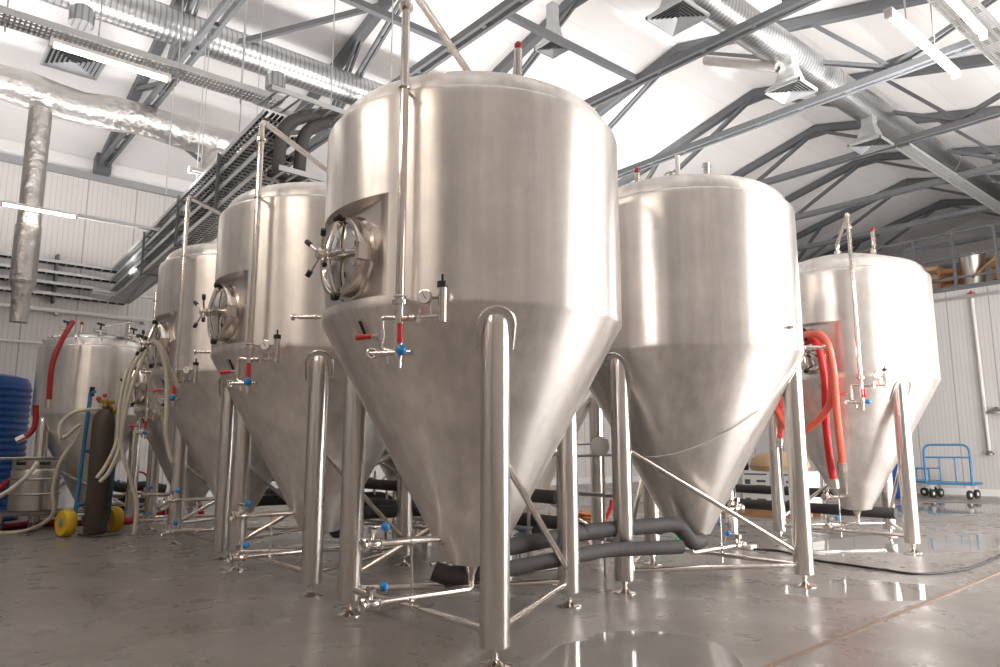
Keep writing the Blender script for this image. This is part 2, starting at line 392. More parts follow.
d = MB().tube([(1.77, 16.0, 8.0), (1.77, 16.0, 5.6), (1.77, 16, 5.58), (1.77, 16., 4.5)], [.2, .2, .22, .22], 24); dd = d.build('drop_duct', 'foil', label='silver duct dropping vertically down the left wall', cat='duct')
MB().tube([(1.77, 16.0, 4.5), (1.77, 16.0, 4.3), (1.77, 16, 3.72)], [.23, .16, .15], 20).build('nozzle', 'foil', dd)
d = MB().tube(fillet([(5.9, 16.0, 8.2), (5.0, 15.9, 7.9), (5.0, 16.0, 6.0)], .3), .2, 20); d.build('drop_duct', 'foil', label='silver duct dropping behind the diagonal cable trays', cat='duct')

def louvre(label, x, y, z, side=.8, neck=None, hood=True, rz=0):
    r = empty('ceiling_diffuser', (x, y, z), rz, label, 'air diffuser', 'ceiling air diffusers')
    h = side/2
    f = MB(); 
    for k in range(6):
        a = h-.0-k*h/6.3; b = a-.045*side; z0 = -.01+.0*k
        vs = []
        for q, zz in ((a, -.012), (b, .035)):
            vs += [(-q, -q, zz), (q, -q, zz), (q, q, zz), (-q, q, zz)]
        f.add(vs, [(i, (i+1) % 4, 4+(i+1) % 4, 4+i) for i in range(4)])
    f.build('louvre_blades', 'diffuser', r, flat=True)
    MB().box((0, 0, .05), (side*.98, side*.98, .01)).build('back_plate', 'cavity', r, flat=True)
    fr = MB()
    for s in (-1, 1):
        fr.box((s*(h+.01), 0, .02), (.03, side+.05, .06)); fr.box((0, s*(h+.01), .02), (side+.05, .03, .06))
    fr.build('frame', 'tray', r, flat=True)
    if hood:
        q = side*.19
        prof = [(h, .06), (h*.62, .2), (q*1.2, .42), (q, .5), (q, .9)]
        vs = []; fs = []
        for a, zz in prof: vs += [(-a, -a, zz), (a, -a, zz), (a, a, zz), (-a, a, zz)]
        for i in range(len(prof)-1):
            for k in range(4): fs.append((i*4+k, i*4+(k+1) % 4, i*4+4+(k+1) % 4, i*4+4+k))
        MB().add(vs, fs).build('hood', 'tray', r, flat=True, bevel=.01)
    return r
DZ = 8.4
q1, q2, q3 = at(678, 18, Z=DZ), at(791, 92, Z=DZ), at(871, 146, Z=DZ)
louvre('square louvred diffuser nearest the top edge, right of centre', q1.x, q1.y, DZ, .7)
d2 = louvre('square louvred diffuser in the middle of the three under the right duct', q2.x, q2.y, DZ, .7)
louvre('square louvred diffuser farthest along the right duct', q3.x, q3.y, DZ, .7)
louvre('small diffuser seen edge-on just above the front tank safety valve', *at(553, 49, Z=8.7)[:2], 8.7, .45)
louvre('dark square vent near the left end below the lit tray', 2.3, 16.4, 9.3, 1.0, hood=False)
a = at(778, 67, X=13.0); b = at(706, 60, X=13.0)
MB().tube([a, (a+b)/2, b], .11, 16).build('branch_pipe', 'dullsteel', label='thin round duct running left from the middle diffuser', cat='duct')

# ------------------------------------------------------------------ cable trays
def ladder(p, q, w, label=None, rung=.2, cables=3, rail=.07, name='cable_tray', group=None, crossw=.03):
    p = V(p); q = V(q); L = (q-p).length; ang = math.atan2(q.y-p.y, q.x-p.x)
    r = empty(name, p, ang, label, 'cable tray', group)
    m = MB()
    for s in (-1, 1): m.box((L/2, s*w/2, 0), (L, .014, rail))
    m.build('side_rails', 'tray', r, flat=True)
    m = MB(); n = int(L/rung)
    for i in range(n): m.box((rung*(i+.5), 0, -rail*.35), (crossw, w, .015))
    m.build('rungs', 'tray', r, flat=True)
    if cables:
        m = MB()
        for k in range(cables):
            y = -w/2+.05+(w-.1)*k/max(1, cables-1)
            m.tube([(L*i/14, y+.012*math.sin(i*1.3+k*2), -rail*.05+.005*math.sin(i+k)) for i in range(15)], .022, 6)
        m.build('cables', 'cable', r)
    return r
corner = [V((4.05, 20.1, 0)), V((3.5, 9.1, 0))]
lv = ['topmost', 'second from top', 'third from top', 'lowest']
for k, z in enumerate((5.9, 5.63, 5.36, 5.09)):
    ladder((X0+1, 20.28, z), (4.5, 20.28, z), .36, lv[k]+' of the four cable trays stacked along the left wall', group='cable trays along the left wall', cables=4)
    ladder((4.32, 20.1, z), (3.76, 9.1, z), .46, lv[k]+' of the stacked trays running diagonally from the left wall', group='stacked diagonal cable trays', cables=6, rung=.13, crossw=.045)
for x, y, nm in ((4.12, 16.2, 'farthest of the three hanger frames on the diagonal tray stack'), (3.98, 13.4, 'middle hanger frame on the diagonal tray stack'), (3.86, 11.0, 'nearest hanger frame on the diagonal tray stack')):
    m = MB()
    for s in (-.27, .27): m.box((x+s, y, 5.45), (.04, .04, .95))
    for z in (5.83, 5.56, 5.29, 5.02): m.box((x, y, z), (.58, .05, .03))
    m.build('tray_bracket', 'truss', label=nm, cat='bracket', flat=True)
for x, nm in ((1.0, 'left'), (2.9, 'right')):
    m = MB().box((x, 20.3, 5.5), (.05, .3, 1.2)); m.build('tray_bracket', 'truss', label=f'upright bracket on the left wall, {nm} of the two behind the wall trays', cat='bracket', flat=True)

def perforated(p, q, label):
    p = V(p); q = V(q); L = (q-p).length; ang = math.atan2(q.y-p.y, q.x-p.x)
    r = empty('perforated_tray', p, ang, label, 'cable tray')
    m = MB()
    for s in (-1, 1): m.box((L/2, s*.15, .03), (L, .008, .08))
    m.build('side_rails', 'tray', r, flat=True)
    m = MB(); n = int(L/.05)
    for i in range(n): m.box((.05*(i+.5), 0, 0), (.022, .3, .006))
    for y in (-.08, 0, .08): m.box((L/2, y, 0), (L, .03, .007))
    m.build('perforated_base', 'tray', r, flat=True)
    return r
perforated((-5, 9.15, 6.05), (3.75, 9.1, 6.05), 'perforated tray crossing the upper left with a lit tube under it')
perforated((3.0, 2.35, 6.05), (10.2, 2.25, 6.05), 'perforated tray at the top right corner with a lit tube')
pz = at(903, 147, Z=8.5)
perforated(pz, (31, pz.y, 8.5), 'long perforated tray under the far end of the right duct')
ladder((3.4, 8.85, 6.0), (7.0, 9.0, 6.0), .55, 'ladder tray leading right behind the front tank dome', cables=0, rung=.16)
ladder((3.6, 8.9, 5.0), (7.0, 9.0, 5.0), .4, 'lower short ladder tray below the two lagged risers', cables=2, rung=.18)
for k, (x, nm) in enumerate(((3.75, 'left'), (4.05, 'right'))):
    o = MB().tube(fillet([(x+.9, 9.35, 5.1), (x, 9.1, 5.0), (x, 9.0, 5.75), (x+.5, 8.95, 6.05), (x+1.5, 9.0, 6.1)], .22), .085, 14)
    o.build('lagged_pipe', 'greylag', label=f'{nm} one of two dark lagged pipes rising through the cable trays', cat='pipe', group='lagged risers by the cable trays')
# thin hangers
def hanger(x, y, z0, z1, label): return MB().cyl((x, y, z0), (x, y, z1), .009, 6).build('hanger_wire', 'tray', label=label, cat='hanger wire', group='thin tray hanger wires')
for i, (x, y) in enumerate(((.6, 9.1), (1.5, 9.1), (2.4, 9.1), (3.2, 9.1), (3.6, 10.2), (3.7, 12.4), (3.8, 14.6), (4.4, 8.9), (5.4, 8.95))):
    hanger(x, y, 5.9, roofz(y)-.01, 'thin wire hanging from the roof to the cable trays at upper left')
# ------------------------------------------------------------------ fluorescent fittings
def fitting(p, L, label, lit=True, body='white', wires=()):
    r = empty('fluorescent_light', p, 0, label, 'light fitting')
    m = MB().box((L/2, 0, .035), (L, .08, .05)); m.build('housing', body, r, flat=True, bevel=.008)
    MB().tube([(.04, 0, -.02), (L-.04, 0, -.02)], .02, 10).build('tube', 'tube' if lit else 'white', r)
    m = MB()
    for x in (.02, L-.02): m.box((x, 0, -.01), (.04, .07, .07))
    m.build('end_cap', 'white', r, flat=True)
    for wx in wires: MB().cyl((wx, 0, .06), (wx, 0, roofz(p[1])-p[2]), .008, 6).build('hanger_wire', 'tray', r)
    return r
fitting((1.02, 9.1, 5.93), 1.3, 'lit tube light under the perforated tray at upper left')
lp = at(0, 203, Z=5.8)
fitting(lp, at(78, 216, Z=5.8).x-lp.x, 'lit tube light in front of the drop duct at left')
fitting((3.5, 12.2, 6.0), 1.3, 'unlit white tube light hanging before the diagonal trays', lit=False, wires=(.2, 1.1))
fitting((3.55, 19.3, 5.1), 1.4, 'unlit white tube light near the corner of the wall trays', lit=False)
fitting((4.6, 14.6, 4.9), 1.0, 'white tube light glimpsed between the two middle left tanks', lit=True)
fitting((6.95, 2.47, 5.5), 1.8, 'white tube light hung on two wires at upper right', lit=True, wires=(.45, 1.2))
fitting((7.6, 2.22, 5.93), 1.35, 'lit tube light under the tray in the top right corner')
MB().bar((2.5, lp.y, 5.83), (4.2, lp.y, 5.83), .07, .07).build('light_rail', 'tray', label='dark thin rail continuing right from the lit tube at left', cat='rail', flat=True)
# conduit on the left wall
m = MB().tube([(X0+1, 20.3, 4.72), (6.2, 20.3, 4.72)], .055, 10).build('wall_conduit', 'white', label='white horizontal pipe on brackets along the left wall', cat='pipe')
for x in (3.0, 5.0): MB().box((x, 20.38, 4.68), (.06, .2, .12)).build('bracket', 'tray', m, flat=True)
m = MB().tube([(X0+1, 20.35, 3.9), (X1-1, 20.35, 3.9)], .03, 8); m.build('wall_conduit', 'white', label='thinner white pipe low on the left wall behind the tanks', cat='pipe')

# ------------------------------------------------------------------ tanks
def make_tank(R, zb, zs, zt, rl, door=True, head=.46, legr=.1, name='fermentation_tank', small=False):
    T = empty(name); br = .22*R/1.25
    dp = R*.92; pa = math.acos(.92)
    zp0, zp1 = zs+.07, zs+.82
    prof = [(.001, zb-.02), (br*.6, zb-.015), (br*.93, zb), (br, zb+.03)]
    for i in (.02, .2, .4, .6, .8, .94, .985, 1): prof.append((br+(R-.025-br)*i, zb+.03+(zs-.035-zb-.03)*i))
    prof += [(R-.010, zs-.012), (R-.003, zs+.002), (R, zs+.016), (R, zs+.05), (R, zp0), (R, zp1), (R, zt-.10), (R, zt-.035), (R-.006, zt-.014), (R-.022, zt-.002), (R-.05, zt+.002)]
    R2 = R-.058
    for i in range(0, 7):
        a = (PI/2*.80)*i/6; kr = .22
        prof.append((R2-kr+kr*math.cos(a), zt+.006+kr*.92*math.sin(a)))
    r0, z0 = prof[-1]
    for i in range(1, 9):
        t = i/8; prof.append((max(.001, r0*(1-t)), z0+(zt+head-z0)*math.sin(t*PI/2)))
    ang = [PI-pa+2*pa*i/24 for i in range(25)]; rest = 84
    ang += [PI+pa+(2*PI-2*pa)*i/rest for i in range(1, rest)]
    n = len(ang); vs = []; fs = []
    for r, z in prof:
        for a in ang: vs.append((r*math.cos(a), r*math.sin(a), z))
    ip = next(i for i, p in enumerate(prof) if p == (R, zp0))
    for i in range(len(prof)-1):
        for k in range(n):
            if door and i == ip and k < 24: continue
            k2 = (k+1) % n; fs.append((i*n+k, i*n+k2, (i+1)*n+k2, (i+1)*n+k))
    mb = MB().add(vs, fs)
    if door:
        pv = []; 
        for k in range(25):
            a = ang[k]; y = R*math.sin(a)
            pv += [(R*math.cos(a), y, zp0), (-dp, y, zp0+.02), (-dp, y, zp1-.03), (R*math.cos(a), y, zp1)]
        pf = []
        for k in range(24):
            for j in range(3): pf.append((k*4+j, (k+1)*4+j, (k+1)*4+j+1, k*4+j+1))
        MB().add(pv, pf).build('door_recess', 'recess', T)
    mb.build('shell', 'tank', T)
    # weld bead on the dome joint
    MB().torus((0, 0, zt+.008), (0, 0, 1), R-.052, .007, 96, 6).build('weld_seam', 'legsteel', T)
    slope = (R-.025-br)/(zs-.035-zb-.03)
    cr = lambda z: br+(z-zb-.03)*slope
    # legs
    L = [V((rl*math.cos(a), rl*math.sin(a), 0)) for a in (0, 2*PI/3, 4*PI/3)]
    for i, p in enumerate(L):
        ztop = zs-.03
        g = MB().lathe([(legr*.97, .12), (legr, .13), (legr, ztop-.12), (legr*.96, ztop-.06), (legr*.7, ztop-.01), (.01, ztop+.01)], p, n=28).build('leg', 'legsteel', T)
        ft = MB(); ft.cyl(p+V((0, 0, .015)), p+V((0, 0, .13)), .02, 10); ft.lathe([(.115, 0), (.115, .008), (.06, .018), (.03, .04), (.03, .05)], p, n=20)
        ft.lathe([(.035, .085), (.035, .105)], p, n=6)
        ft.build('levelling_foot', 'pipe', g)
        # reinforcing collar welded on the cone round the leg head
        a0 = math.atan2(p.y, p.x); path = []
        hw = legr*1.3
        for k in range(25):
            t = k/24
            if t < .3: s_, z_ = -hw, zs-.30+(t/.3)*.16
            elif t > .7: s_, z_ = hw, zs-.30+((1-t)/.3)*.16
            else:
                b = PI*(1-(t-.3)/.4); s_, z_ = hw*math.cos(b), zs-.14+hw*.85*math.sin(b)
            rr = cr(min(z_, zs-.03))+.002; aa = a0+s_/rr; path.append((rr*math.cos(aa), rr*math.sin(aa), z_))
        MB().tube(path, .011, 6).build('collar', 'legsteel', g)
    # braces between legs
    def brace(i, j, zi, zj, r=.026):
        a, b = L[i].copy(), L[j].copy(); a.z = zi; b.z = zj; d = (b-a).normalized()
        MB().cyl(a+d*(legr-.01), b-d*(legr-.01), r, 12).build('brace', 'pipe', T)
    for i, j in ((0, 1), (1, 2), (2, 0)): brace(i, j, .21, .21)
    brace(2, 0, 1.42*zs/2.38, .3); brace(0, 1, 1.42*zs/2.38, .3)
    # bottom outlet, drain lines running to the door side, ball valves
    o = MB().lathe([(.028, -.14), (.034, -.09), (.06, -.03), (.075, .0)], (0, 0, zb-.005), n=20)
    xe = -.9 if not small else -.72
    zl = zb-.21
    o.tube(fillet([(0, 0, zb-.13), (0, 0, zl), (xe+.03, 0, zl+.005)], .1), .027, 12); o.build('outlet_pipe', 'pipe', T)
    zu = zb+.21; xr = -cr(zu)+.02
    MB().cyl((xr, 0, zu), (xe+.03, 0, zu), .027, 12).build('racking_pipe', 'pipe', T)
    MB().lathe([(.06, 0), (.06, .012)], (xr+.01, 0, zu), (-1, 0, 0), 20).build('weld_plate', 'pipe', T)
    m = MB(); m.cyl((xe+.33, 0, zl-.16), (xe+.33, 0, zu+.02), .009, 8)
    for z in (zl, zu): m.cyl((xe+.305, 0, z), (xe+.355, 0, z), .036, 12)
    m.build('support_rod', 'pipe', T)
    for z in (zl, zu):
        v = MB(); v.lathe([(.03, 0), (.045, .0), (.045, .02), (.032, .025), (.036, .05), (.036, .1), (.032, .115), (.052, .12), (.052, .14), (.035, .142), (.035, .15)], (xe+.06, 0, z), (-1, 0, 0), 20)
        v.torus((xe-.095, 0, z), (1, 0, 0), .045, .012, 20, 6)
        v.cyl((xe-.02, 0, z), (xe-.02, 0, z+.12), .016, 10); v.box((xe-.02, 0, z+.1), (.05, .05, .05)); v.cyl((xe-.02, 0, z+.12), (xe+.02, -.08, z+.13), .008, 8)
        vo = v.build('butterfly_valve', 'pipe', T)
        h = MB(); h.ball((xe+.03, -.1, z+.13), .034); h.cyl((xe+.02, -.07, z+.13), (xe+.03, -.1, z+.13), .015, 8); h.build('valve_handle', 'blue', vo, label='blue ball handle')
    if door:
        # manway
        dz = zs+.42; xo = -dp
        ring = MB().lathe([(.33, 0), (.33, .015), (.305, .03), (.305, .12), (.30, .13), (.27, .13), (.262, .12), (.262, .1)], (xo+.005, 0, dz), (-1, 0, 0), 48)
        rg = ring.build('manway_ring', 'pipe', T)
        lid = MB().lathe([(.262, .095), (.262, .118), (.245, .122), (.235, .112), (.15, .13), (.06, .14), (.001, .142)], (xo, 0, dz), (-1, 0, 0), 48).build('manway_door', 'mirror', T)
        y = MB(); y.tube(fillet([(xo-.125, 0, dz+.3), (xo-.16, 0, dz+.22), (xo-.22, 0, dz), (xo-.16, 0, dz-.22), (xo-.125, 0, dz-.3)], .1), .02, 8)
        y.tube([(xo-.2, 0, dz), (xo-.19, -.15, dz), (xo-.14, -.28, dz-.02), (xo-.08, -.33, dz-.02)], .02, 8)
        y.cyl((xo-.13, 0, dz), (xo-.23, 0, dz), .03, 12); y.box((xo-.1, -.33, dz-.02), (.1, .05, .12))
        y.lathe([(.045, .0), (.045, .03)], (xo-.2, 0, dz), (-1, 0, 0), 12)
        yo = y.build('door_yoke', 'pipe', T)
        hw = MB(); tips = []
        hw.lathe([(.04, 0), (.045, .02), (.045, .05), (.03, .07)], (xo-.23, 0, dz), (-1, 0, 0), 14)
        for k in range(4):
            a = math.radians(38+90*k); d = V((-.25, math.cos(a), math.sin(a))).normalized(); c = V((xo-.26, 0, dz))
            hw.cyl(c, c+d*.17, .011, 8); tips.append((c+d*.15, c+d*.2))
        ho = hw.build('handwheel', 'pipe', yo); 
        for p_, q_ in tips: MB().cyl(p_, q_, .02, 10).build('handle_tip', 'black', yo)
        for s in (-1, 1): MB().lathe([(.028, 0), (.034, .02), (.034, .045), (.02, .055)], (xo-.115, 0, dz+s*.3), (-1, 0, 0), 10).build('clamp_knob', 'black', rg)
        # slotted plate on the cone under the door
        zc = zs-.13; rc = cr(zc); a = math.radians(189); nrm = V((math.cos(a), math.sin(a), -.545)).normalized(); c = V((rc*math.cos(a), rc*math.sin(a), zc))
        tx = V((-math.sin(a), math.cos(a), 0)); dn = nrm.cross(tx); Rm = Matrix((tx, dn, nrm)).transposed()
        pl = MB().box(c+nrm*.006, (.10, .15, .012), Rm); po = pl.build('name_plate', 'pipe', T, flat=True)
        MB().box(c+nrm*.011+tx*.02, (.03, .12, .008), Rm).build('slot', 'black', po, flat=True)
    # CIP line with instruments
    a = math.radians(211); er = V((math.cos(a), math.sin(a), 0)); et = V((-math.sin(a), math.cos(a), 0)); ez = V((0, 0, 1)); rp = R+.12
    Q = lambda u, v, z: er*(rp+v)+et*u+ez*z
    zB = zs-.4; zE = zt+.76
    cp = MB().tube(fillet([Q(0, 0, zB), Q(0, 0, zE), V((0, 0, zt+head+.22)), V((0, 0, zt+head-.04))], .09), .03, 14)
    for z in (zt+.55, zs-.02): cp.lathe([(.05, -.015), (.05, .015)], Q(0, 0, z), n=16)
    cp.lathe([(.055, 0), (.055, .03)], (0, 0, zt+head+.06), n=16)
    cpo = cp.build('cleaning_pipe', 'pipe', T)
    m = MB()
    for z in (zt-.07, zs+.02): m.cyl(Q(0, 0, z), Q(0, -.13, z), .012, 8); m.torus(Q(0, 0, z), (0, 0, 1), .036, .009, 14, 6)
    m.build('pipe_bracket', 'pipe', cpo)
    m = MB().tube(fillet([Q(.02, 0, zs-.13), Q(-.13, 0, zs-.11), Q(-.13, 0, zs-.33), Q(0, 0, zs-.36)], .04), .017, 10)
    m.cyl(Q(-.2, .01, zs-.36), Q(.1, .0, zs-.36), .022, 10); m.torus(Q(-.19, .02, zs-.36), et*.3+er, .03, .01, 14, 6)
    m.cyl(Q(-.13, 0, zs-.28), Q(-.13, 0, zs-.2), .028, 10); m.cyl(Q(-.2, 0, zs-.24), Q(-.13, 0, zs-.24), .017, 8)
    m.cyl(Q(.0, 0, zs-.36), Q(.0, .0, zs-.46), .025, 10); m.cyl(Q(-.08, 0, zs-.36), Q(-.08, .0, zs-.43), .015, 8)
    vo = m.build('sample_valve', 'pipe', cpo)
    MB().tube([Q(-.19, .0, zs-.24), Q(-.31, .02, zs-.245)], [.014, .022], 10).build('lever', 'red', vo, label='red lever')
    MB().tube([Q(.03, .05, zs-.17), Q(.035, .05, zs-.30)], [.016, .022], 10).build('lever', 'red', vo, label='red lever')
    b = MB(); b.cyl(Q(0, 0, zs-.36), Q(.06, .07, zs-.36), .009, 8); b.ball(Q(.065, .09, zs-.355), .036); b.build('valve_handle', 'blue', vo, label='blue ball handle')
    m = MB(); m.cyl(Q(0, 0, zs-.13), Q(.33, 0, zs-.13), .012, 8)
    for u in (.05, .1): m.cyl(Q(u-.018, 0, zs-.13), Q(u+.018, 0, zs-.13), .024, 10)
    m.cyl(Q(.15, .03, zs-.17), Q(.165, .03, zs-.08), .012, 8); m.cyl(Q(.225, 0, zs-.13), Q(.225, 0, zs-.03), .008, 8)
    m.cyl(Q(.31, 0, zs-.17), Q(.31, 0, zs+.06), .03, 14); m.cyl(Q(.29, -.0, zs-.0), Q(.2, 0, zs-.0), .014, 8)
    io = m.build('instrument_arm', 'pipe', cpo)
    gd = MB().lathe([(.047, -.015), (.05, 0), (.05, .018), (.044, .02)], Q(.2, .02, zs+.0), er, 20).build('pressure_gauge', 'pipe', io)
    MB().lathe([(.043, .0), (.043, .003)], Q(.2, .04, zs+.0), er, 20).build('gauge_face', 'dial', gd); 
    MB().bar(Q(.21, .044, zs-.015), Q(.185, .044, zs+.025), .004, .003, er).build('needle', 'black', gd, flat=True)
    c = MB(); c.cyl(Q(.31, 0, zs+.06), Q(.31, 0, zs+.1), .036, 14); c.cyl(Q(.31, 0, zs+.1), Q(.31, 0, zs+.15), .009, 8); c.build('vent_cap', 'black', io)
    # probe and side nozzle
    for ad, z, nk in ((137, zs+.13, 1.35), (91, zs+.21, .35)):
        a = math.radians(ad); e = V((math.cos(a), math.sin(a), 0))
        m = MB(); c = e*(R-.02)+ez*z
        m.lathe([(q, w*nk) for q, w in ((.03, 0), (.03, .04), (.018, .045), (.018, .08), (.026, .085), (.026, .1), (.02, .1), (.02, .2), (.012, .205), (.012, .23), (.03, .23), (.03, .245))], c, e, 14)
        m.build('probe', 'pipe', T)
    # head fittings
    m = MB(); p = V((.05, -.54, zt+head-.12)); m.cyl(p, p+V((0, 0, .2)), .028, 12); m.cyl(p+V((0, 0, .2)), p+V((0, 0, .42)), .034, 12); m.cyl(p+V((-.1, 0, .12)), p+V((0, 0, .12)), .02, 8); m.cyl(p+V((-.1, 0, .12)), p+V((-.1, 0, .0)), .02, 8)
    so = m.build('safety_valve', 'pipe', T); MB().lathe([(.02, .42), (.032, .44), (.032, .47), (.015, .49)], p, n=12).build('cap', 'darkred', so, label='dark red cap')
    return T

tk = make_tank(1.25, .49, 2.38, 3.97, 1.114)
tk.location = (3.75, 4.79, 0); G = 'large conical fermentation tanks'
tag(tk, 'largest nearest stainless conical tank at the centre of the hall', 'fermentation tank', G)
dup(tk, (3.86, 7.67, 0), 0, 'stainless conical tank directly left of and behind the nearest tank', G)
dup(tk, (4.01, 10.52, 0), 0, 'stainless conical tank third in the left row, partly hidden by hoses', G)
tr = dup(tk, (6.83, 4.86, 0), PI, 'stainless conical tank right of the nearest one, streaked plain front', G)
fr = dup(tk, (11.45, 5.13, 0), 0, 'rightmost stainless conical tank, behind the red hoses', G)
for ch in list(fr.children):
    if ch.name.startswith('probe'): bpy.data.objects.remove(ch)
def drop(o):
    for ch in list(o.children): drop(ch)
    bpy.data.objects.remove(o)
for ch in list(tr.children):
    if ch.name.startswith('cleaning_pipe'): drop(ch)
dup(tk, (6.92, 7.75, 0), PI, 'hidden-row stainless tank whose leg shows between the two front tanks', G)
dup(tk, (7.0, 10.6, 0), PI, 'hidden-row stainless tank farthest back, glimpsed low between the left tanks', G)
ts = make_tank(.98, .42, 2.0, 3.25, .87, head=.25, name='conical_tank', small=True)
ts.location = (4.2, 13.2, 0); tag(ts, 'small conical tank behind the hanging cream hoses', 'conical tank', 'small conical tanks')
t5 = make_tank(.98, .42, 2.0, 3.25, .87, door=False, head=.25, name='conical_tank', small=True)
t5.location = (3.05, 15.6, 0); t5.rotation_euler.z = math.radians(199)
tag(t5, 'small conical tank at far left behind the gas bottle truck', 'conical tank', 'small conical tanks')
# clamp lid fittings on the far left tank
m = MB(); zt = 3.25
m.lathe([(.84, 0), (.87, .02), (.87, .1), (.84, .13), (.6, .2), (.3, .25), (.001, .27)], (0, 0, zt+.05), n=56); m.build('top_lid', 'mirror', t5)
for k in range(14):
    a = 2*PI*k/14+.2; MB().torus((.88*math.cos(a), .88*math.sin(a), zt+.13), (math.cos(a+PI/2), math.sin(a+PI/2), 0), .06, .014, 12, 5).build('lid_clamp', 'pipe', t5)
for x, y in ((.75, .25), (.3, .55), (-.35, .55)):
    v = MB(); v.cyl((x, y, zt+.0), (x, y, zt+.32), .04, 10); v.cyl((x-.12, y, zt+.3), (x+.12, y, zt+.3), .035, 10); vo = v.build('top_valve', 'pipe', t5)
    h = MB(); h.cyl((x, y, zt+.32), (x, y, zt+.42), .015, 8); h.cyl((x-.09, y-.05, zt+.43), (x+.09, y+.05, zt+.43), .022, 8); h.build('valve_handle', 'black', vo, label='black handle')
# extra head fittings that only some tanks show
def on(t, local): return V(t.location)+Matrix.Rotation(t.rotation_euler.z, 3, 'Z') @ V(local)
m = MB(); m.lathe([(.035, 0), (.035, .1), (.055, .1), (.055, .2), (.04, .21), (.04, .3), (.05, .3), (.05, .34)], (-.27, .23, 4.36), n=14); m.build('relief_valve', 'pipe', tr)
m = MB(); m.torus((.12, -.02, 4.5), (1, .3, 0), .07, .014, 16, 6); m.build('lifting_eye', 'pipe', tr)
m = MB().cyl((.75, .55, 4.15), (.75, .55, 4.42), .025, 10); m.build('vent_stub', 'white', tr)
m = MB().lathe([(.02, 0), (.03, .02), (.03, .06), (.005, .3)], (.1, -.45, 4.5), n=10); m.build('lifting_pin', 'pipe', tk)

# ------------------------------------------------------------------ lagged glycol lines
def lag(pts, r, label, m='greylag', fr=.14, name='lagged_pipe', group=None):
    o = MB().tube(fillet(pts, fr), r, 16).build(name, m, label=label, cat='pipe', group=group); return o
o = lag([(3.95, 4.95, .36), (4.3, 5.15, .50), (5.4, 5.0, .60), (6.42, 4.72, .62), (6.5, 4.62, .42), (6.72, 4.66, .44)], .078, 'upper thick dark lagged pipe between the two front tanks')
for k, x in enumerate((4.8, 5.3, 5.85, 6.25)): MB().tube([(x-.02, 5.09-.19*(x-4.8)+.03, .60), (x+.02, 5.09-.19*(x+.04-4.8)+.03, .60)], .085, 14).build('band', 'lagging', o)
lag([(3.75, 5.15, .30), (4.25, 4.95, .36), (5.4, 4.8, .44), (6.18, 4.52, .43)], .068, 'lower thick dark lagged pipe between the two front tanks')
lag([(3.6, 5.1, .40), (3.68, 5.03, .36), (3.8, 4.95, .36)], .08, 'dark lagged elbow under the cone of the nearest tank', 'lagging')
for Y, nm in ((7.75, 'second'), (10.6, 'third')):
    lag([(4.1, Y, .45), (4.4, Y+.3, .62), (6.6, Y+.25, .60), (6.75, Y+.1, .45)], .08, f'black lagged pipe under the {nm} pair of tanks', 'lagging')
lag([(5.35, 3.9+1.5, .9), (5.35, 18.5, .9)], .07, 'upper black lagged main running back between the tank rows', 'lagging')
lag([(5.55, 3.9+1.5, .62), (5.55, 18.5, .62)], .07, 'lower black lagged main running back between the tank rows', 'lagging')
ra = at(738, 493, X=11.9); 
o = lag([(11.9, 4.75, .42), (11.9, 8.2, .42)], .085, 'lower black lagged pipe left of the rightmost tank', 'lagging')
lag([(12.1, 5.6, .66), (12.1, 8.35, .68)], .075, 'upper black lagged pipe in front of the white cartons', 'lagging')
for i, y in enumerate((5.9, 7.55)):
    m = MB(); m.cyl((12.0, y, .03), (12.0, y, 1.15), .012, 8); m.cyl((12.0, y-.25, .04), (12.0, y+.25, .04), .015, 8); m.cyl((11.8, y, .75), (12.2, y, .75), .012, 8)
    m.build('pipe_stand', 'dullsteel', label=('thin stand holding the lagged pipes nearer the rightmost tank', 'thin stand holding the lagged pipes before the cartons')[i], cat='pipe stand')
# low pipe supports behind the nearest tank
for i, (x, y) in enumerate(((4.95, 5.9), (5.0, 7.0), (5.2, 9.0))):
    m = MB(); m.cyl((x-.1, y, .1), (x+1.1, y, .1), .022, 8); m.box((x+1.05, y, .08), (.07, .07, .16)); m.box((x+.15, y, .05), (.06, .06, .1)); m.cyl((x+.45, y, .1), (x+.45, y, 1.0), .02, 8); m.cyl((x+.45, y-.25, .55), (x+.45, y+.25, .55), .018, 8)
    m.build('pipe_stand', 'dullsteel', label=['steel pipe stand between the two front tanks', 'steel pipe stand behind the second tank pair', 'steel pipe stand farthest back between rows'][i], cat='pipe stand')
for i, (x, y, z) in enumerate(((6.6, 6.6, .35), (6.3, 8.4, .35), (5.9, 9.6, .3), (6.4, 11.8, .4))):
    m = MB(); m.tube([(x, y-1.1, z), (x, y+1.1, z)], .03, 10); m.tube([(x, y-1.0, z+.5), (x, y+1.0, z+.5)], .025, 10)
    for s in (-1, 0, 1): m.cyl((x, y+s, .0), (x, y+s, z+.62), .02, 8)
    m.build('pipe_rack', 'dullsteel', label=['low steel pipe rack left of the streaked tank', 'low steel pipe rack seen between centre legs', 'low steel pipe rack behind the second tank', 'low steel pipe rack farthest back between rows'][i], cat='pipe rack')

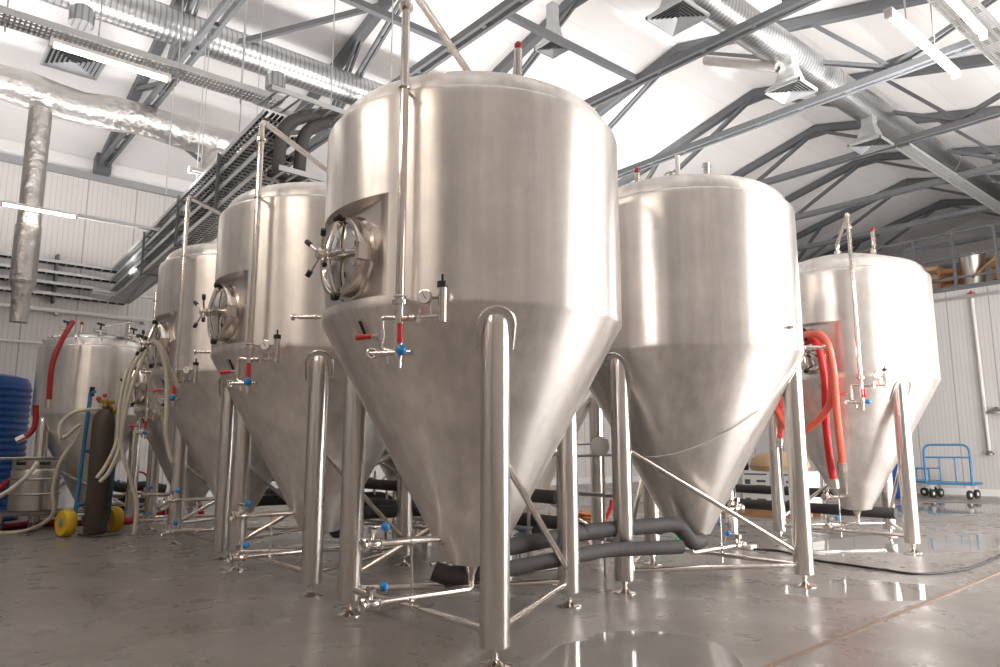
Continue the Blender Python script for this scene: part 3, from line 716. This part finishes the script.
# pump, motor and small items seen through the gap between the front tanks
pc = at(524, 523, X=6.1)
r = empty('pump_motor', (pc.x, pc.y, 0), math.radians(40), 'blue pump motor with pink and white decal between the tanks', 'pump')
z = pc.z
MB().lathe([(.06, -.16), (.1, -.14), (.11, -.05), (.11, .12), (.09, .15), (.04, .17)], (0, 0, z), (1, 0, 0), 20).build('motor', 'bluepaint', r)
MB().lathe([(.07, 0), (.075, .02), (.075, .1), (.04, .12)], (.17, 0, z-.0), (1, 0, 0), 18).build('pump_head', 'pipe', r)
MB().tube([(-.04, 0, z), (.05, 0, z)], .113, 20).build('decal', mat('pink_white_decal', (.75, .35, .45), .4, noise=.4, nscale=20), r)
m = MB(); m.box((0, 0, z-.14), (.35, .2, .03)); 
for sx in (-.14, .14):
    for sy in (-.07, .07): m.cyl((sx, sy, 0), (sx, sy, z-.13), .012, 8)
m.build('stand', 'dullsteel', r, flat=True)
c = at(588, 519, X=8.4); m = MB()
for k in range(5): m.torus((c.x, c.y, c.z-.12+.05*k), (0, 0, 1), .2-.01*abs(k-2), .028, 24, 8)
co = m.build('copper_coil', 'copper', label='brown copper coil low between the front tanks', cat='coil')
MB().lathe([(.16, 0), (.14, .1), (.12, c.z-.18)], (c.x, c.y, 0), n=16).build('stand', 'dullsteel', co)
c = at(608, 515, X=8.2)
MB().tube([(c.x-.02, c.y+.1, .0), (c.x, c.y+.08, c.z-.12), (c.x+.02, c.y-.05, c.z+.12), (c.x+.02, c.y-.07, c.z+.22)], [.02, .02, .035, .035], 8).build('standing_handle', 'red', label='red lever handle standing behind the lagged pipes', cat='handle')
for i, (px, py) in enumerate(((655, 543), (678, 541))):
    c = at(px, py+6, Z=0); m = MB().lathe([(.07, 0), (.08, .02), (.07, .09), (.03, .12), (.02, .14)], c, n=16); m.build('green_bottle', 'greenp', label=('green plastic bottle on floor behind the streaked tank leg', 'green plastic bottle right of the other green one')[i], cat='bottle')
# white junction box on the wire tray and its thin cable
c = at(600, 446, X=6.15)
r = MB().lathe([(.09, -.04), (.11, -.02), (.11, .03), (.08, .05)], c, (-.65, -.75, 0), 8).build('junction_box', 'white', label='white junction box fixed on a thin tray between front tanks', cat='junction box')
a, b = at(575, 456, X=6.15), at(612, 455, X=6.15)
m = MB(); m.tube([a, b], .015, 8); m.tube([a+V((0, 0, .13)), a+V((0, 0, 0))], .01, 6); m.tube([a+V((0, 0, .13)), at(594, 444, X=6.15)], .01, 6); m.build('tray_arm', 'tray', r)
MB().cyl(V((c.x+.1, c.y+.05, 0)), V((c.x+.1, c.y+.05, c.z)), .016, 8).build('post', 'dullsteel', r)
def tcone(x, y, ctr=(6.83, 4.86), zb=.49, zs=2.38, R=1.25, br=.22, off=.02):
    d = at(x, y, X=1)-V((0, 0, CH)); best = None
    t = 3.0
    while t < 14:
        p = V((0, 0, CH))+d*t; z = p.z
        rr = R if z >= zs else br+(z-zb-.03)*(R-.025-br)/(zs-.035-zb-.03)
        if z > zb and math.hypot(p.x-ctr[0], p.y-ctr[1]) <= rr+off: return p
        t += .01
    return None
pts = [b] + [q for q in (tcone(x, y) for x, y in ((648, 457), (668, 455), (690, 449), (715, 438), (738, 425), (758, 411))) if q]
MB().tube(spline(pts), .008, 6).build('thin_cable', 'white', label='thin pale cable looping across the cone of the streaked tank', cat='cable')

# ------------------------------------------------------------------ white cartons on a pallet behind
r = empty('pallet', (14.6, 8.6, 0), math.radians(5), 'wooden pallet under the white cartons behind the tanks', 'pallet')
m = MB()
for k in range(6): m.box((0, -1.0+.4*k, .15), (1.2, .16, .03))
m.build('deck_boards', 'wood', r, flat=True); m = MB()
for k in (-.5, 0, .5): m.box((k, 0, .07), (.1, 2.2, .13))
m.build('bearers', 'wood', r, flat=True)
bx = 0
for j, y in enumerate((7.75, 8.45, 9.15)):
    for k in range(2):
        z = .165+.385*k+.19
        o = MB().box((0, 0, 0), (.8, .64, .37)).build('carton', 'carton', flat=True, bevel=.01); o.location = (14.6, y+.01*k, z); o.rotation_euler.z = math.radians((-3, 2, 4)[j]+2*k)
        tag(o, ('right', 'middle', 'left')[j]+(' lower', ' upper')[k]+' white printed carton on the pallet behind the tanks', 'carton', 'white cartons on the pallet')
        p = MB(); p.box((-.402, 0, .12), (.004, .5, .03)); p.box((-.402, -.12, -.02), (.004, .2, .05)); p.box((-.402, .18, -.04), (.004, .12, .1)); p.box((-.402, -.12, -.11), (.004, .22, .02))
        p.build('print', 'print', o, flat=True)
m = MB(); m.lathe([(.5, 0), (.55, .1), (.5, .25), (.36, .36), (.1, .4)], (0, 0, 0), n=20); o = m.build('paper_sack', 'kraft', label='brown paper sack lying on top of the white cartons', cat='sack'); o.location = (14.6, 8.1, .93); o.scale = (.8, 1.2, 1)
m = MB(); m.lathe([(.16, 0), (.17, .05), (.15, .28), (.05, .36)], (0, 0, 0), n=16); o = m.build('dark_bag', 'black', label='dark bag left of the brown sack on the cartons', cat='bag'); o.location = (14.5, 8.95, .93)
# small steel filter pot beside the streaked tank
c = at(733, 545, Z=0)
r = empty('filter_pot', c, 0, 'small upright steel filter pot behind the right leg brace', 'filter')
MB().lathe([(.05, .12), (.09, .16), (.09, .5), (.05, .56), (.05, .62), (.11, .62), (.11, .65), (.05, .66), (.04, .9)], (0, 0, 0), n=18).build('body', 'pipe', r)
m = MB()
for k in range(3):
    a = k*2.1; m.cyl((.07*math.cos(a), .07*math.sin(a), .2), (.13*math.cos(a), .13*math.sin(a), 0), .012, 8)
m.build('legs', 'pipe', r); b = MB(); b.cyl((0, 0, .3), (-.1, .1, .3), .008, 6); b.ball((-.12, .12, .3), .035); b.build('valve_handle', 'blue', r)

# ------------------------------------------------------------------ red hoses on the rightmost tank
def hose(pts, r, m, label, group=None, name='hose', cuff=True):
    pts = [V(p) for p in pts]
    o = MB().tube(spline(pts), r, 12).build(name, m, label=label, cat='hose', group=group)
    if cuff:
        e = pts[-1]; d = (pts[-1]-pts[-2]).normalized(); MB().tube([e-d*.04, e+d*.1], r*1.25, 12).build('coupling', 'pipe', o)
    return o
Gr = 'red hoses hanging by the rightmost tank'
XX = 10.05
hose([at(x, y, X=XX+dx) for x, y, dx in ((800, 340, .1), (808, 334, 0), (820, 337, -.05), (829, 352, -.1), (832, 380, 0), (829, 405, .05), (816, 422, .1), (800, 432, .12), (786, 426, .12), (776, 408, .12), (772, 396, .15))], .05, 'redhose', 'red hose making the wide loop beside the rightmost tank', Gr, cuff=False)
hose([at(x, y, X=XX+dx) for x, y, dx in ((804, 345, .15), (812, 340, .1), (820, 352, .05), (825, 385, .1), (826, 425, .2), (830, 460, .3), (834, 481, .38))], .052, 'red', 'darker red hose hanging straight down before the right cone', Gr)
hose([at(x, y, X=XX+dx) for x, y, dx in ((806, 336, .0), (818, 334, -.1), (828, 345, -.12), (834, 375, -.05), (837, 415, .05), (841, 450, .2), (842, 464, .3))], .05, 'redhose', 'outermost red hose hanging down to a steel coupling', Gr)
hose([at(x, y, X=XX+.2) for x, y in ((781, 385), (782, 405), (781, 425), (780, 441))], .05, 'redhose', 'short red hose end hanging behind the right front leg', Gr)

# ------------------------------------------------------------------ cream hoses on the left
Gc = 'cream hoses draped from the small tank door'
def xh(x, y, Y): return at(x, y, Y=Y)
H = [([(147, 345), (138, 352), (126, 375), (119, 410), (117, 440), (108, 462), (97, 478)], 11.9, 'left cream hose draped from the handle, ending above the truck'),
     ([(150, 346), (142, 352), (131, 372), (124, 405), (120, 445), (110, 470), (100, 482)], 11.8, 'second cream hose from left draped from the same handle'),
     ([(152, 342), (146, 352), (134, 380), (124, 420), (122, 450), (131, 480), (137, 505), (134, 534)], 11.7, 'longest cream hose reaching almost to the floor'),
     ([(148, 343), (149, 365), (150, 390), (155, 405), (160, 415)], 11.9, 'short cream hose hanging in the middle of the bundle'),
     ([(151, 341), (158, 345), (164, 360), (167, 380), (167, 405), (166, 430), (170, 455), (173, 463)], 9.3, 'right cream hose passing in front of the third tank cone'),
     ([(152, 341), (163, 350), (168, 365), (178, 388)], 9.35, 'shortest cream hose end beside the third tank door')]
for pts, Y, nm in H: hose([xh(x, y, Y) for x, y in pts], .029, 'cream', nm, Gc, cuff=False)
h0 = xh(149, 343, 11.8)
m = MB(); m.cyl(h0+V((0, -.3, 0)), h0+V((.1, 1.0, 0)), .03, 10); ho = m.build('hose_hook', 'pipe', label='steel hook arm carrying the cream hoses', cat='hook')
for dx, dz in ((.0, .2), (-.22, .06), (-.18, -.16)): MB().tube([h0+V((dx, -.25, dz)), h0+V((dx*.3, -.25, dz*.3))], .03, 8).build('handle_tip', 'black', ho)

# ------------------------------------------------------------------ blue hand truck with gas bottle
c = at(94, 535, Z=0); rz = math.radians(16)
ax = V((math.cos(rz), math.sin(rz), 0)); ay = V((-ax.y, ax.x, 0))
r = empty('hand_truck', c, rz, 'blue hand truck with yellow wheels standing before the left tank', 'hand truck')
m = MB()
for s, h in ((-1, 2.32), (1, 1.6)):
    m.tube(fillet([(s*.27, .12, .3), (s*.25, .0, h)], .1), .032, 10)
for z in (1.35, .5): m.tube([(-.27, .06, z), (.27, .06, z)], .028, 8)
m.tube([(-.24, .0, 2.3), (-.24, -.1, 2.32)], .03, 8)
m.build('frame', 'bluepaint', r)
m = MB(); m.tube([(-.4, .15, .22), (.4, .15, .22)], .024, 8); m.box((0, -.18, .03), (.5, .4, .03)); m.bar((-.25, .12, .3), (-.3, .15, .2), .04, .04); m.bar((.25, .12, .3), (.3, .15, .2), .04, .04); m.bar((0, .05, .3), (0, -.1, .05), .4, .03)
m.build('axle', 'darksteel', r)
MB().tube([(-.235, -.0, 2.25), (-.24, -.02, 2.4)], .04, 10).build('grip', 'black', r)
for s in (-1, 1):
    w = MB().lathe([(.12, -.08), (.19, -.085), (.215, -.04), (.215, .04), (.19, .085), (.12, .08)], (s*.38, .15, .215), (1, 0, 0), 28).build('wheel', 'yellow', r)
    MB().lathe([(.03, -.1), (.12, -.06), (.12, .06), (.03, .1)], (s*.38, .15, .215), (1, 0, 0), 20).build('hub', 'dullsteel', w)
g = empty('gas_bottle', c-ay*.2-ax*.1, rz, 'tall dark gas bottle with brass valve strapped on the hand truck', 'gas bottle')
MB().lathe([(.15, .055), (.17, .08), (.17, 1.78), (.15, 1.92), (.1, 2.0), (.06, 2.03), (.06, 2.08)], n=28).build('bottle', 'gas', g)
m = MB(); m.cyl((0, 0, 2.08), (0, 0, 2.2), .04, 10); m.cyl((-.12, 0, 2.16), (.14, 0, 2.16), .03, 10); m.cyl((.08, -.03, 2.02), (.24, -.03, 2.02), .07, 12); m.cyl((.05, 0, 2.16), (.1, -.02, 2.04), .03, 8); m.build('regulator', 'brass', g)
m = MB(); m.ball((-.12, 0, 2.2), .04); m.ball((-.02, 0, 2.26), .035); m.build('valve_knob', 'red', g)
p0 = c-ay*.2-ax*.1+V((0, 0, 2.05))
hose([p0, at(75, 412, Y=13.3), at(60, 425, Y=13.3), at(62, 438, Y=13.3), at(80, 425, Y=13.4), at(75, 440, Y=13.4), at(60, 462, Y=13.5), at(53, 490, Y=13.6), at(54, 510, Y=13.7), at(45, 522, Y=14.0), at(22, 531.5, Z=.035), at(-10, 533, Z=.035)], .03, 'cream', 'cream gas hose curling from the bottle down to the floor', cuff=False)

# blue corrugated water tank
prof = [(.86, 0), (.9, .03)]
zz = .06
while zz < 2.65: prof += [(.9, zz), (.925, zz+.025), (.925, zz+.065), (.9, zz+.09)]; zz += .13
prof += [(.9, 2.68), (.84, 2.8), (.6, 2.86), (.25, 2.88), (.25, 2.95), (.001, 2.95)]
r = MB().lathe(prof, (0, 0, 0), n=48).build('water_tank', 'bluetank', label='blue corrugated plastic water tank at the left edge', cat='water tank'); r.location = (1.42, 17.9, 0)
# keg on a wheeled rack
c = at(29, 531, Z=0)
r = empty('keg_dolly', c, math.radians(-8), 'wheeled steel dolly under the keg at far left', 'dolly')
m = MB(); m.box((0, 0, .32), (.95, .7, .04)); 
for sx in (-.42, .42):
    for sy in (-.28, .28): m.box((sx, sy, .2), (.05, .05, .24))
m.box((0, -.28, .3), (.9, .03, .06)); m.box((0, .28, .3), (.9, .03, .06)); m.box((0.0, -.28, .2), (.05, .05, .24)); m.build('frame', 'darksteel', r, flat=True)
for sx in (-.42, 0, .42):
    for sy in (-.28, .28) if sx else (-.28,):
        MB().lathe([(.05, -.025), (.085, -.025), (.085, .025), (.05, .025)], (sx, sy, .086), (1, .2, 0), 16).build('caster', 'black', r)
k = empty('beer_keg', c+V((0.02, 0, .342)), 0, 'steel beer keg with two rolling hoops at far left', 'keg')
MB().lathe([(.35, 0), (.37, .02), (.37, .27), (.385, .275), (.395, .29), (.385, .305), (.37, .31), (.37, .52), (.385, .525), (.395, .54), (.385, .555), (.37, .56), (.37, .68), (.35, .71), (.36, .74), (.36, .86), (.34, .87), (.34, .76), (.1, .79), (.03, .8)], n=36).build('body', 'dullsteel', k)
m = MB(); 
for a in (3.9, 4.9): m.box((.361*math.cos(a), .361*math.sin(a), .8), (.02, .16, .05), a)
m.build('hand_slots', 'cavity', k, flat=True)
o = MB().box((0, 0, 0), (1.0, .7, .035)).build('steel_tray', 'dullsteel', label='flat steel tray lying on top of the keg', cat='tray', bevel=.01); o.location = c+V((-.1, 0, .342+.89)); o.rotation_euler.z = .1
hose([at(37, 463, Y=14.2), at(28, 475, Y=14.0), at(14, 487, Y=13.9), at(0, 496, Y=13.9), at(-20, 505, Y=13.9)], .035, 'cream', 'cream hose sagging in front of the keg', cuff=False)
# red hoses around the far left tank
hose([at(73, 322, Y=14.6), at(62, 340, Y=14.4), at(53, 362, Y=14.35), at(50, 385, Y=14.35), at(49, 402, Y=14.35)], .045, 'darkred', 'dark red hose hanging down the side of the far left tank')
hose([at(36, 405, Y=14.5), at(35, 425, Y=14.5), at(28, 435, Y=14.5), at(22, 438, Y=14.5)], .045, 'darkred', 'short dark red hose end beside the blue water tank')
hose([(0.5, 15.6, .07), (1.6, 15.3, .06), (2.4, 15.7, .06), (3.6, 15.0, .06), (4.3, 14.5, .3), (4.6, 14.7, .9), (4.9, 15.2, .6), (5.0, 15.0, .1)], .06, 'darkred', 'red hose lying on the floor behind the hand truck', cuff=False)
hose([at(-10, 500, Y=15.2), at(0, 488, Y=15.2), at(10, 480, Y=15.2), at(26, 476, Y=15.3)], .05, 'darkred', 'dark red hose at the left edge behind the keg', cuff=False)
hose([at(106, 478, Y=15.2), at(112, 485, Y=15.2), at(125, 488, Y=15.2), at(145, 486, Y=15.2), at(165, 489, Y=15.2)], .09, 'lagging', 'thick black hose slung low behind the hand truck', cuff=False)
m = MB(); m.tube([at(90, 497, Y=15.4), at(165, 495, Y=15.4)], .04, 8); m.tube([at(90, 505, Y=15.4), at(165, 504, Y=15.4)], .04, 8); 
for x in (100, 130, 160): p = at(x, 500, Y=15.4); m.cyl((p.x, p.y, 0), p, .03, 8)
m.build('pipe_rack', 'dullsteel', label='low double pipe rail behind the hand truck', cat='pipe rack')
c = at(112, 528, Z=0); r = empty('pump_trolley', c+V((.5, .9, 0)), .3, 'dark little pump trolley with red wheel guard behind the hand truck', 'pump')
m = MB(); m.lathe([(.08, -.2), (.15, -.18), (.15, .2), (.1, .24)], (0, 0, .4), (1, 0, 0), 18); m.box((0, 0, .2), (.7, .35, .05)); m.build('body', 'black', r)
m = MB(); m.torus((.0, -.2, .75), (0, 1, 0), .2, .02, 20, 8); m.build('guard', 'red', r); m = MB()
for s in (-.25, .25): m.lathe([(.05, -.03), (.1, -.03), (.1, .03), (.05, .03)], (s, 0, .1), (0, 1, 0), 14)
m.build('wheels', 'dullsteel', r); MB().cyl((0, -.2, .2), (0, -.2, .56), .015, 8).build('post', 'dullsteel', r)
# white cabinet and controller behind
o = MB().box((0, 0, 0), (.5, .4, 1.5)).build('control_cabinet', 'white', label='pale control cabinet between the keg and left tank', cat='cabinet', bevel=.015); o.location = at(50, 500, Y=17.5)*1; o.location.z = .75
MB().box((0, -.202, .1), (.42, .01, 1.1)).build('door', 'white', o, bevel=.004); MB().torus((.05, -.24, .1), (0, 1, 0), .22, .018, 20, 6).build('cable_loop', 'black', o)

# ------------------------------------------------------------------ right side: platform trolleys, bin, wall pipes, railing
def trolley(c, rz, label, L=1.9, W=1.15, ends=(1,), guard=True):
    r = empty('platform_trolley', c, rz, label, 'trolley', 'blue platform trolleys')
    m = MB(); z = .42
    m.box((0, 0, z), (L, W, .03)); m.build('deck', 'kraft', r, flat=True)
    m = MB(); m.tube([(-L/2, -W/2, z), (L/2, -W/2, z), (L/2, W/2, z), (-L/2, W/2, z)], .035, 8, closed=True)
    m.build('frame', 'bluepaint', r)
    for e in ends:
        x = e*L/2; m = MB()
        m.tube(fillet([(x, -W/2, z), (x, -W/2, 1.5), (x, W/2, 1.5), (x, W/2, z)], .22), .032, 10)
        m.tube([(x, -W/2, 1.15), (x, W/2, 1.15)], .024, 8); 
        for k in (-1, 1): m.tube([(x, k*W/6, z), (x, k*W/6, 1.15)], .02, 8)
        m.build('handle_rail', 'bluepaint', r)
    zz = .8
    for s in (-1, 1) if guard else ():
        m = MB(); m.tube([(-L/2, s*W/2, z), (-L/2, s*W/2, zz), (L/2, s*W/2, zz)], .02, 8)
        for k in range(1, 5): m.tube([(-L/2+L*k/5, s*W/2, z), (-L/2+L*k/5, s*W/2, zz)], .016, 6)
        m.build('side_guard', 'bluepaint', r)
    for sx in (-.38, .38):
        for sy in (-.4, .4):
            w = MB().lathe([(.05, -.03), (.125, -.03), (.125, .03), (.05, .03)], (sx*L, sy*W, .125), (.3, 1, 0), 20).build('wheel', 'black', r)
            f = MB(); f.box((sx*L, sy*W, .33), (.08, .07, .16)); f.lathe([(.05, -.035), (.05, .035)], (sx*L, sy*W, .125), (.3, 1, 0), 12); f.build('fork', 'white', w)
    return r
cn = at(950, 497.5, Z=0)
trolley(V((23.5, cn.y*23.1/cn.x, 0)), math.radians(183), 'blue platform trolley with tall rail against the white wall', L=.9, W=1.15, guard=False)
trolley(V((24.3, 9.35, 0)), math.radians(92), 'low blue platform trolley left of the one with the tall rail', L=1.7, W=1.0, ends=())
r = MB().box((0, 0, .45), (.5, .5, .9)); o = r.build('blue_bin', 'bluetank', label='blue bin partly hidden behind the right tank leg', cat='bin', bevel=.04); cb = at(899, 498, Z=0); o.location = (min(cb.x, 24.5), cb.y, 0)
MB().box((0, 0, .93), (.56, .56, .06)).build('lid', 'bluetank', o, bevel=.015)
yv = 7.32
m = MB().tube([(X1-.1, yv+.5, 6.0), (X1-.1, yv+.45, 5.9), (X1-.1, yv, 1.2)], .05, 10); 
wp = MB().tube([(X1-.1, yv, 5.95), (X1-.1, yv-.05, 1.25)], .05, 10).build('wall_pipe', 'plain', label='pale vertical pipe on the white wall ending in a flange', cat='pipe')
MB().lathe([(.05, .08), (.12, 0), (.12, -.04)], (X1-.13, yv-.05, 1.25), n=14).build('flange', 'darksteel', wp)
MB().tube([(X1-.12, 13, 6.02), (X1-.12, 2, 6.02)], .045, 8).build('wall_pipe', 'tray', label='thin horizontal pipe just under the mezzanine edge', cat='pipe')
m = MB().cyl((X1-.2, 7.2, 6.1), (X1-.2, 7.4, 6.1), .02, 8); m.ball((X1-.2, 7.3, 6.13), .045); m.build('valve_wheel', 'darkred', label='small red valve on the pipe under the mezzanine', cat='valve')
c = at(996, 411, X=X1-.15); m = MB().lathe([(.02, .1), (.1, .06), (.26, -.03), (.26, -.06)], c, n=18); lo = m.build('wall_lamp', 'darksteel', label='dark dome wall lamp at the right edge', cat='lamp'); MB().box(c+V((.07, 0, .1)), (.16, .05, .05)).build('bracket', 'darksteel', lo, flat=True)
# railing
r = empty('mezzanine_railing', (X1+.05, 0, MZ+.06), 0, 'grey steel guard railing along the mezzanine edge', 'railing')
for z, h in ((1.75, .07), (.95, .05), (.28, .05)): MB().box((0, (Y0+Y1)/2, z), (.06, Y1-Y0, h)).build('rail', 'truss', r, flat=True)
y = 4.3
while y < 14: MB().box((0, y, .88), (.08, .08, 1.76)).build('post', 'truss', r, flat=True); y += 1.15
# things on the mezzanine
for i, (px, py, X, s) in enumerate(((912, 286, 26.6, (.5, .55, .6)), (932, 284, 26.9, (.6, .6, .8)), (953, 280, 27.2, (.6, .6, .7)), (893, 288, 27.0, (.5, .45, .7)))):
    p = at(px, py, X=X); sx, sy, sz = s
    r = empty('wooden_crate', (p.x, p.y, MZ), .08*i, ['open wooden crate on mezzanine, second from the left', 'tallest wooden crate on the mezzanine', 'wooden crate on mezzanine left of the steel bucket', 'leftmost wooden crate on the mezzanine'][i], 'crate', 'wooden crates on the mezzanine')
    sz += .35
    m = MB()
    for a in (-1, 1):
        for b in (-1, 1): m.box((a*sx/2, b*sy/2, sz/2), (.07, .07, sz))
    m.build('corner_posts', 'wood', r, flat=True); m = MB()
    for k in range(4):
        z = .1+(sz-.2)*k/3
        for a in (-1, 1): m.box((a*sx/2, 0, z), (.03, sy, .14)); m.box((0, a*sy/2, z), (sx, .03, .14))
    m.build('slats', 'kraft' if i % 2 else 'wood', r, flat=True)
p = at(973, 268, X=26.6); r = MB().lathe([(.3, 0), (.38, 1.0), (.39, 1.02), (.36, 1.02), (.28, .05)], n=28).build('steel_bucket', 'dullsteel', label='tall steel bucket standing on the mezzanine behind the rail', cat='bucket'); r.location = (26.6, p.y, MZ+.25)
MB().box((26.6, p.y, MZ+.125), (.8, .8, .25)).build('wooden_block', 'wood', label='low wooden block under the steel bucket', cat='block', flat=True)
MB().bar(at(973, 277, X=26.1), at(1003, 250, X=26.6), .2, .06).build('wooden_plank', 'wood', label='long wooden plank leaning on mezzanine rail by the bucket', cat='plank', flat=True)
p = at(999, 262, X=27.2)
m = MB()
for k in range(3): m.box((27.3, p.y-.3, MZ+.2+.4*k), (.8, .9, .36))
m.build('timber_stack', 'wood', label='stack of timber on the mezzanine at the right edge', cat='timber', flat=True)

# ------------------------------------------------------------------ wet patches and floor cable
def puddle(px, label, z=.004):
    pts = [at(x, y, Z=0) for x, y in px]; pts = spline(pts+[pts[0]], 6)[:-1]; n = len(pts)
    cx = sum(p.x for p in pts)/n; cy = sum(p.y for p in pts)/n
    vs = [(p.x, p.y, .0) for p in pts]+[(cx+(p.x-cx)*.997, cy+(p.y-cy)*.997, .0015) for p in pts]
    fs = [(i, (i+1) % n, n+(i+1) % n, n+i) for i in range(n)]+[tuple(range(n, 2*n))]
    MB().add(vs, fs).build('puddle', 'water', label=label, cat='puddle', kind='stuff', flat=True)
puddle([(470, 690), (515, 664), (560, 645), (588, 640), (600, 633), (640, 631), (690, 636), (728, 650), (745, 672), (730, 700), (600, 720)], 'clear puddle on the concrete at bottom centre')
puddle([(776, 588), (800, 583), (850, 579), (900, 583), (950, 588), (945, 598), (890, 601), (830, 598), (790, 595)], 'shallow puddle beside the foot of the streaked tank')
puddle([(800, 545), (860, 536), (930, 538), (1010, 533), (1020, 545), (960, 552), (900, 553), (850, 556), (815, 554)], 'long wet patch below the rightmost tank')
puddle([(880, 507), (930, 503), (1010, 506), (1010, 512), (950, 514), (900, 512)], 'thin wet streak near the blue trolley')
pts = [(752, 549), (780, 551), (815, 560), (850, 565), (885, 570), (920, 574), (960, 570), (985, 562), (1000, 555), (1020, 545)]
MB().tube(spline([at(x, y, Z=.016) for x, y in pts]), .014, 8).build('floor_cable', 'cable', label='black cable snaking over the wet floor at right', cat='cable')
c = at(752, 550, Z=0); m = MB().box((c.x, c.y, .04), (.16, .07, .06)); m.build('cable_plug', 'white', label='white plug at the end of the black floor cable', cat='plug', bevel=.008)

# ------------------------------------------------------------------ light
w = bpy.data.worlds.new('world'); sc.world = w; w.use_nodes = True
w.node_tree.nodes['Background'].inputs[0].default_value = (.9, .93, 1, 1); w.node_tree.nodes['Background'].inputs[1].default_value = .6
def area(name, loc, size, power, col=(1, 1, 1), aim=None, sy=None, spread=None):
    l = bpy.data.lights.new(name, 'AREA'); l.energy = power; l.size = size; l.color = col
    if sy: l.shape = 'RECTANGLE'; l.size_y = sy
    if spread: l.spread = spread
    o = bpy.data.objects.new(name, l); COL.objects.link(o); o.location = loc
    d = V(aim)-V(loc); o.rotation_euler = d.to_track_quat('-Z', 'Y').to_euler(); return o
# unseen up-facing fill lights, added to brighten the roof
for loc, sz, pw in (((1, 12.5, 5.8), 5, 270), ((1, 3, 5.5), 5, 100), ((8, 12, 5.5), 5, 175), ((8, 4.6, 6.9), 5, 80), ((16, 12.5, 5.5), 5, 160), ((19, 3.5, 5), 5, 110), ((28, 10, 7.2), 5, 28), ((1.5, 17.5, 5.3), 5, 100)):
    area('roof_fill_light', loc, sz, pw, (1, .97, .95), (loc[0], loc[1]+.01, 12), .5)
area('extra_hall_lamp', (-4, 8, 7.2), 3.5, 90, (1, .86, .72), (3, 8, 1), .3)  # additional unseen warm lamps left of the frame
area('extra_hall_lamp', (-4, 3, 7.2), 3.5, 90, (1, .86, .72), (3, 4, 1), .3)
# spot added inside the near wall, standing in for sun reflected onto the roof
s = bpy.data.lights.new('reflected_sun_spot', 'SPOT'); s.energy = 16000; s.spot_size = math.radians(26); s.spot_blend = .3; s.shadow_soft_size = .35; s.color = (1, .98, .95)
so = bpy.data.objects.new('reflected_sun_spot', s); COL.objects.link(so); so.location = (13.0, -1.3, 5.7); so.rotation_euler = (V((14.6, 12.9, 10.6))-V(so.location)).to_track_quat('-Z', 'Y').to_euler()

sc.view_settings.view_transform = 'Standard'; sc.view_settings.look = 'None'; sc.view_settings.gamma = 1; sc.view_settings.use_curve_mapping = False
sc.view_settings.exposure = 0.55
sc.cycles.use_denoising = True
sc.cycles.sample_clamp_indirect = 8
